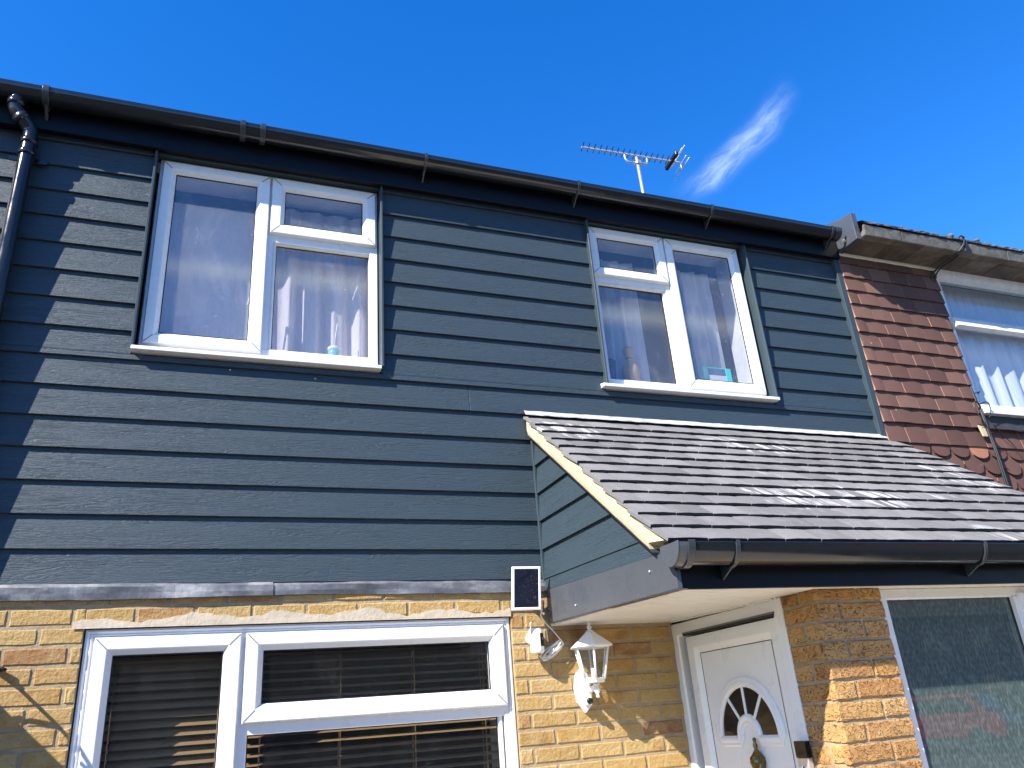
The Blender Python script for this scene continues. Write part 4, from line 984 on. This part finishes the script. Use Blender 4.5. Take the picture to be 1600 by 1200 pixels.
cbl = b.build('black_cables', 'cable_black', None, base=(5.08, -.05, 2.0)); tag(cbl, 'bundle of black cables running from the concrete gutter down the tiled wall', 'cables')

# ------------------------------------------------------------------ television aerial on the main roof
ae = thing('television_aerial', 'long rod television aerial on a short mast above the dark gutter', 'aerial', (4.40, 2.6, 4.7))
BY = 2.6
b = MB(); b.tube([(4.40, BY, 4.6), (4.375, BY, 6.0)], .019, 12); b.build('mast', 'galvanised', ae)
b = MB(); b.tube([(4.215, BY, 6.005), (4.218, BY, 5.945), (4.245, BY, 5.905), (4.36, BY, 5.915), (4.40, BY, 5.92), (4.49, BY, 5.925), (4.512, BY, 5.95), (4.515, BY, 6.02)], .013, 10); b.box(4.35, 4.41, BY-.03, BY+.03, 5.895, 5.945); b.build('clamp', 'galvanised', ae, .003)
b = MB(); b.hexa([(3.66, BY-.009, 5.983), (3.66, BY+.009, 5.983), (3.66, BY+.009, 6.001), (3.66, BY-.009, 6.001)], [(5.0, BY-.009, 6.042), (5.0, BY+.009, 6.042), (5.0, BY+.009, 6.06), (5.0, BY-.009, 6.06)]); b.build('boom', 'aluminium', ae)
for i in range(16):
    x = 3.675+i*(4.80-3.675)/15; z = 5.994+(x-3.66)*.044
    b = MB(); b.tube([(x-.018, BY-.075, z+.006), (x+.018, BY+.075, z+.006)], .0055, 6); b.build('director', 'black_metal', ae)
b = MB(); b.hexa([(4.845-.022, BY-.15, 6.02), (4.845+.022, BY-.15, 6.02), (4.845+.022, BY-.15, 6.075), (4.845-.022, BY-.15, 6.075)], [(4.875-.022, BY+.15, 6.02), (4.875+.022, BY+.15, 6.02), (4.875+.022, BY+.15, 6.075), (4.875-.022, BY+.15, 6.075)]); b.build('dipole', 'black_metal', ae, .008)
b = MB(); b.tube([(4.90, BY, 6.05), (4.985, BY, 6.16)], .007, 8); b.tube([(4.985, BY, 6.05), (4.985, BY, 5.93)], .007, 8); b.build('reflector_strut', 'aluminium', ae)
for x, z, l in ((4.93, 6.10, .19), (4.975, 6.15, .19), (4.985, 6.02, .17), (4.985, 5.95, .22)):
    b = MB(); b.tube([(x-.03, BY-l, z), (x+.03, BY+l, z)], .005, 6); b.build('reflector', 'aluminium', ae)

# ------------------------------------------------------------------ across the street (only ever seen reflected in the lower panes)
simple('far_brick', (.20, .12, .085), .9, 0, .25, 3)
b = MB(); b.box(-60, 90, -24, -17.5, -E+.001, -E+.004); o = b.build('road', 'asphalt', base=(0, -20, -E)); o['kind'] = 'structure'
def far_house(x):
    h = thing('terraced_house', 'plain brick terraced house across the street', 'house', (x, -29, -E), 'terraced houses across the street')
    b = MB(); b.box(x-2.98, x+2.98, -36, -29, -E, 3.4); b.build('wall', 'far_brick', h)
    b = MB(); b.prism([(-28.6, 3.3), (-32.5, 5.6), (-36.4, 3.3), (-36.4, 3.18), (-32.5, 5.45), (-28.6, 3.18)], 0, x-2.99, x+2.99); b.build('roof', 'dark_roof', h)
    for a, c, z0, z1 in ((-2.2, -.4, -.75, .55), (-2.2, -.6, 1.7, 2.8), (.6, 2.2, 1.7, 2.8)):
        b = MB(); b.frame(x+a, x+c, z0, z1, [(0, -28.95), (.09, -28.95), (.09, -29.02), (0, -29.02)]); b.box(x+(a+c)/2-.04, x+(a+c)/2+.04, -29.02, -28.95, z0, z1); w = b.build('window', 'grey_panel', h)
        b = MB(); b.box(x+a+.05, x+c-.05, -29.03, -28.995, z0+.05, z1-.05); b.build('pane', 'black_gloss', w)
    b = MB(); b.box(x+.8, x+1.8, -29.05, -28.95, -E, .45); b.build('door', 'pot_dark', h)
for i in range(12): far_house(-16+6*i)
# red hatchback parked on the far side
cr = thing('parked_car', 'red hatchback parked across the street', 'car', (0, 0, -E))
def car():
    prof = [(-1.95, .35), (-1.98, .62), (-1.85, .92), (-1.62, .98), (-1.25, 1.42), (-.9, 1.47), (.25, 1.46), (.95, 1.0), (1.75, .86), (1.95, .66), (1.97, .35)]
    b = MB(); b.prism([(x, z-E) for x, z in prof], 1, -.84, .84); b.build('body', 'red_paint', cr, .09, 3)
    for sy in (-1, 1):
        b = MB(); b.prism([(x, z-E) for x, z in ((-1.35, 1.02), (-1.12, 1.38), (.2, 1.38), (.75, 1.02))], 1, sy*.835, sy*.846); b.build('side_window', 'black_gloss', cr)
        for wx in (-1.25, 1.28):
            b = MB(); b.lathe([(.2, sy*.70), (.31, sy*.70), (.32, sy*.78), (.31, sy*.855), (.2, sy*.86)], (wx, 0, .32-E), 24, axis=1); w = b.build('wheel', 'tyre', cr)
            b = MB()
            for k in range(5):
                a = k*2*math.pi/5; b.hexa([(wx+math.cos(a+.25*q)*.03, sy*.862, .32-E+math.sin(a+.25*q)*.03) for q in (-1, 1)]+[(wx+math.cos(a+.25*q)*.03, sy*.85, .32-E+math.sin(a+.25*q)*.03) for q in (1, -1)], [(wx+math.cos(a+.14*q)*.2, sy*.862, .32-E+math.sin(a+.14*q)*.2) for q in (-1, 1)]+[(wx+math.cos(a+.14*q)*.2, sy*.85, .32-E+math.sin(a+.14*q)*.2) for q in (1, -1)])
            b.lathe([(.19, sy*.86), (.205, sy*.862), (.205, sy*.85)], (wx, 0, .32-E), 24, axis=1) if 0 else None
            b.build('rim', 'alloy', w)
    b = MB(); b.hexa([(-1.66, -.68, 1.0-E), (-1.66, .68, 1.0-E), (-1.65, .68, .99-E), (-1.65, -.68, .99-E)], [(-1.33, -.6, 1.4-E), (-1.33, .6, 1.4-E), (-1.30, .6, 1.39-E), (-1.30, -.6, 1.39-E)]); b.build('rear_window', 'black_gloss', cr)
    b = MB(); b.box(-1.995, -1.975, -.26, .26, .62-E, .73-E); b.build('number_plate', 'yellow_plate', cr)
car()
cr.location = (19.2, -16.6, 0); cr.rotation_euler = (0, 0, R_(-115))
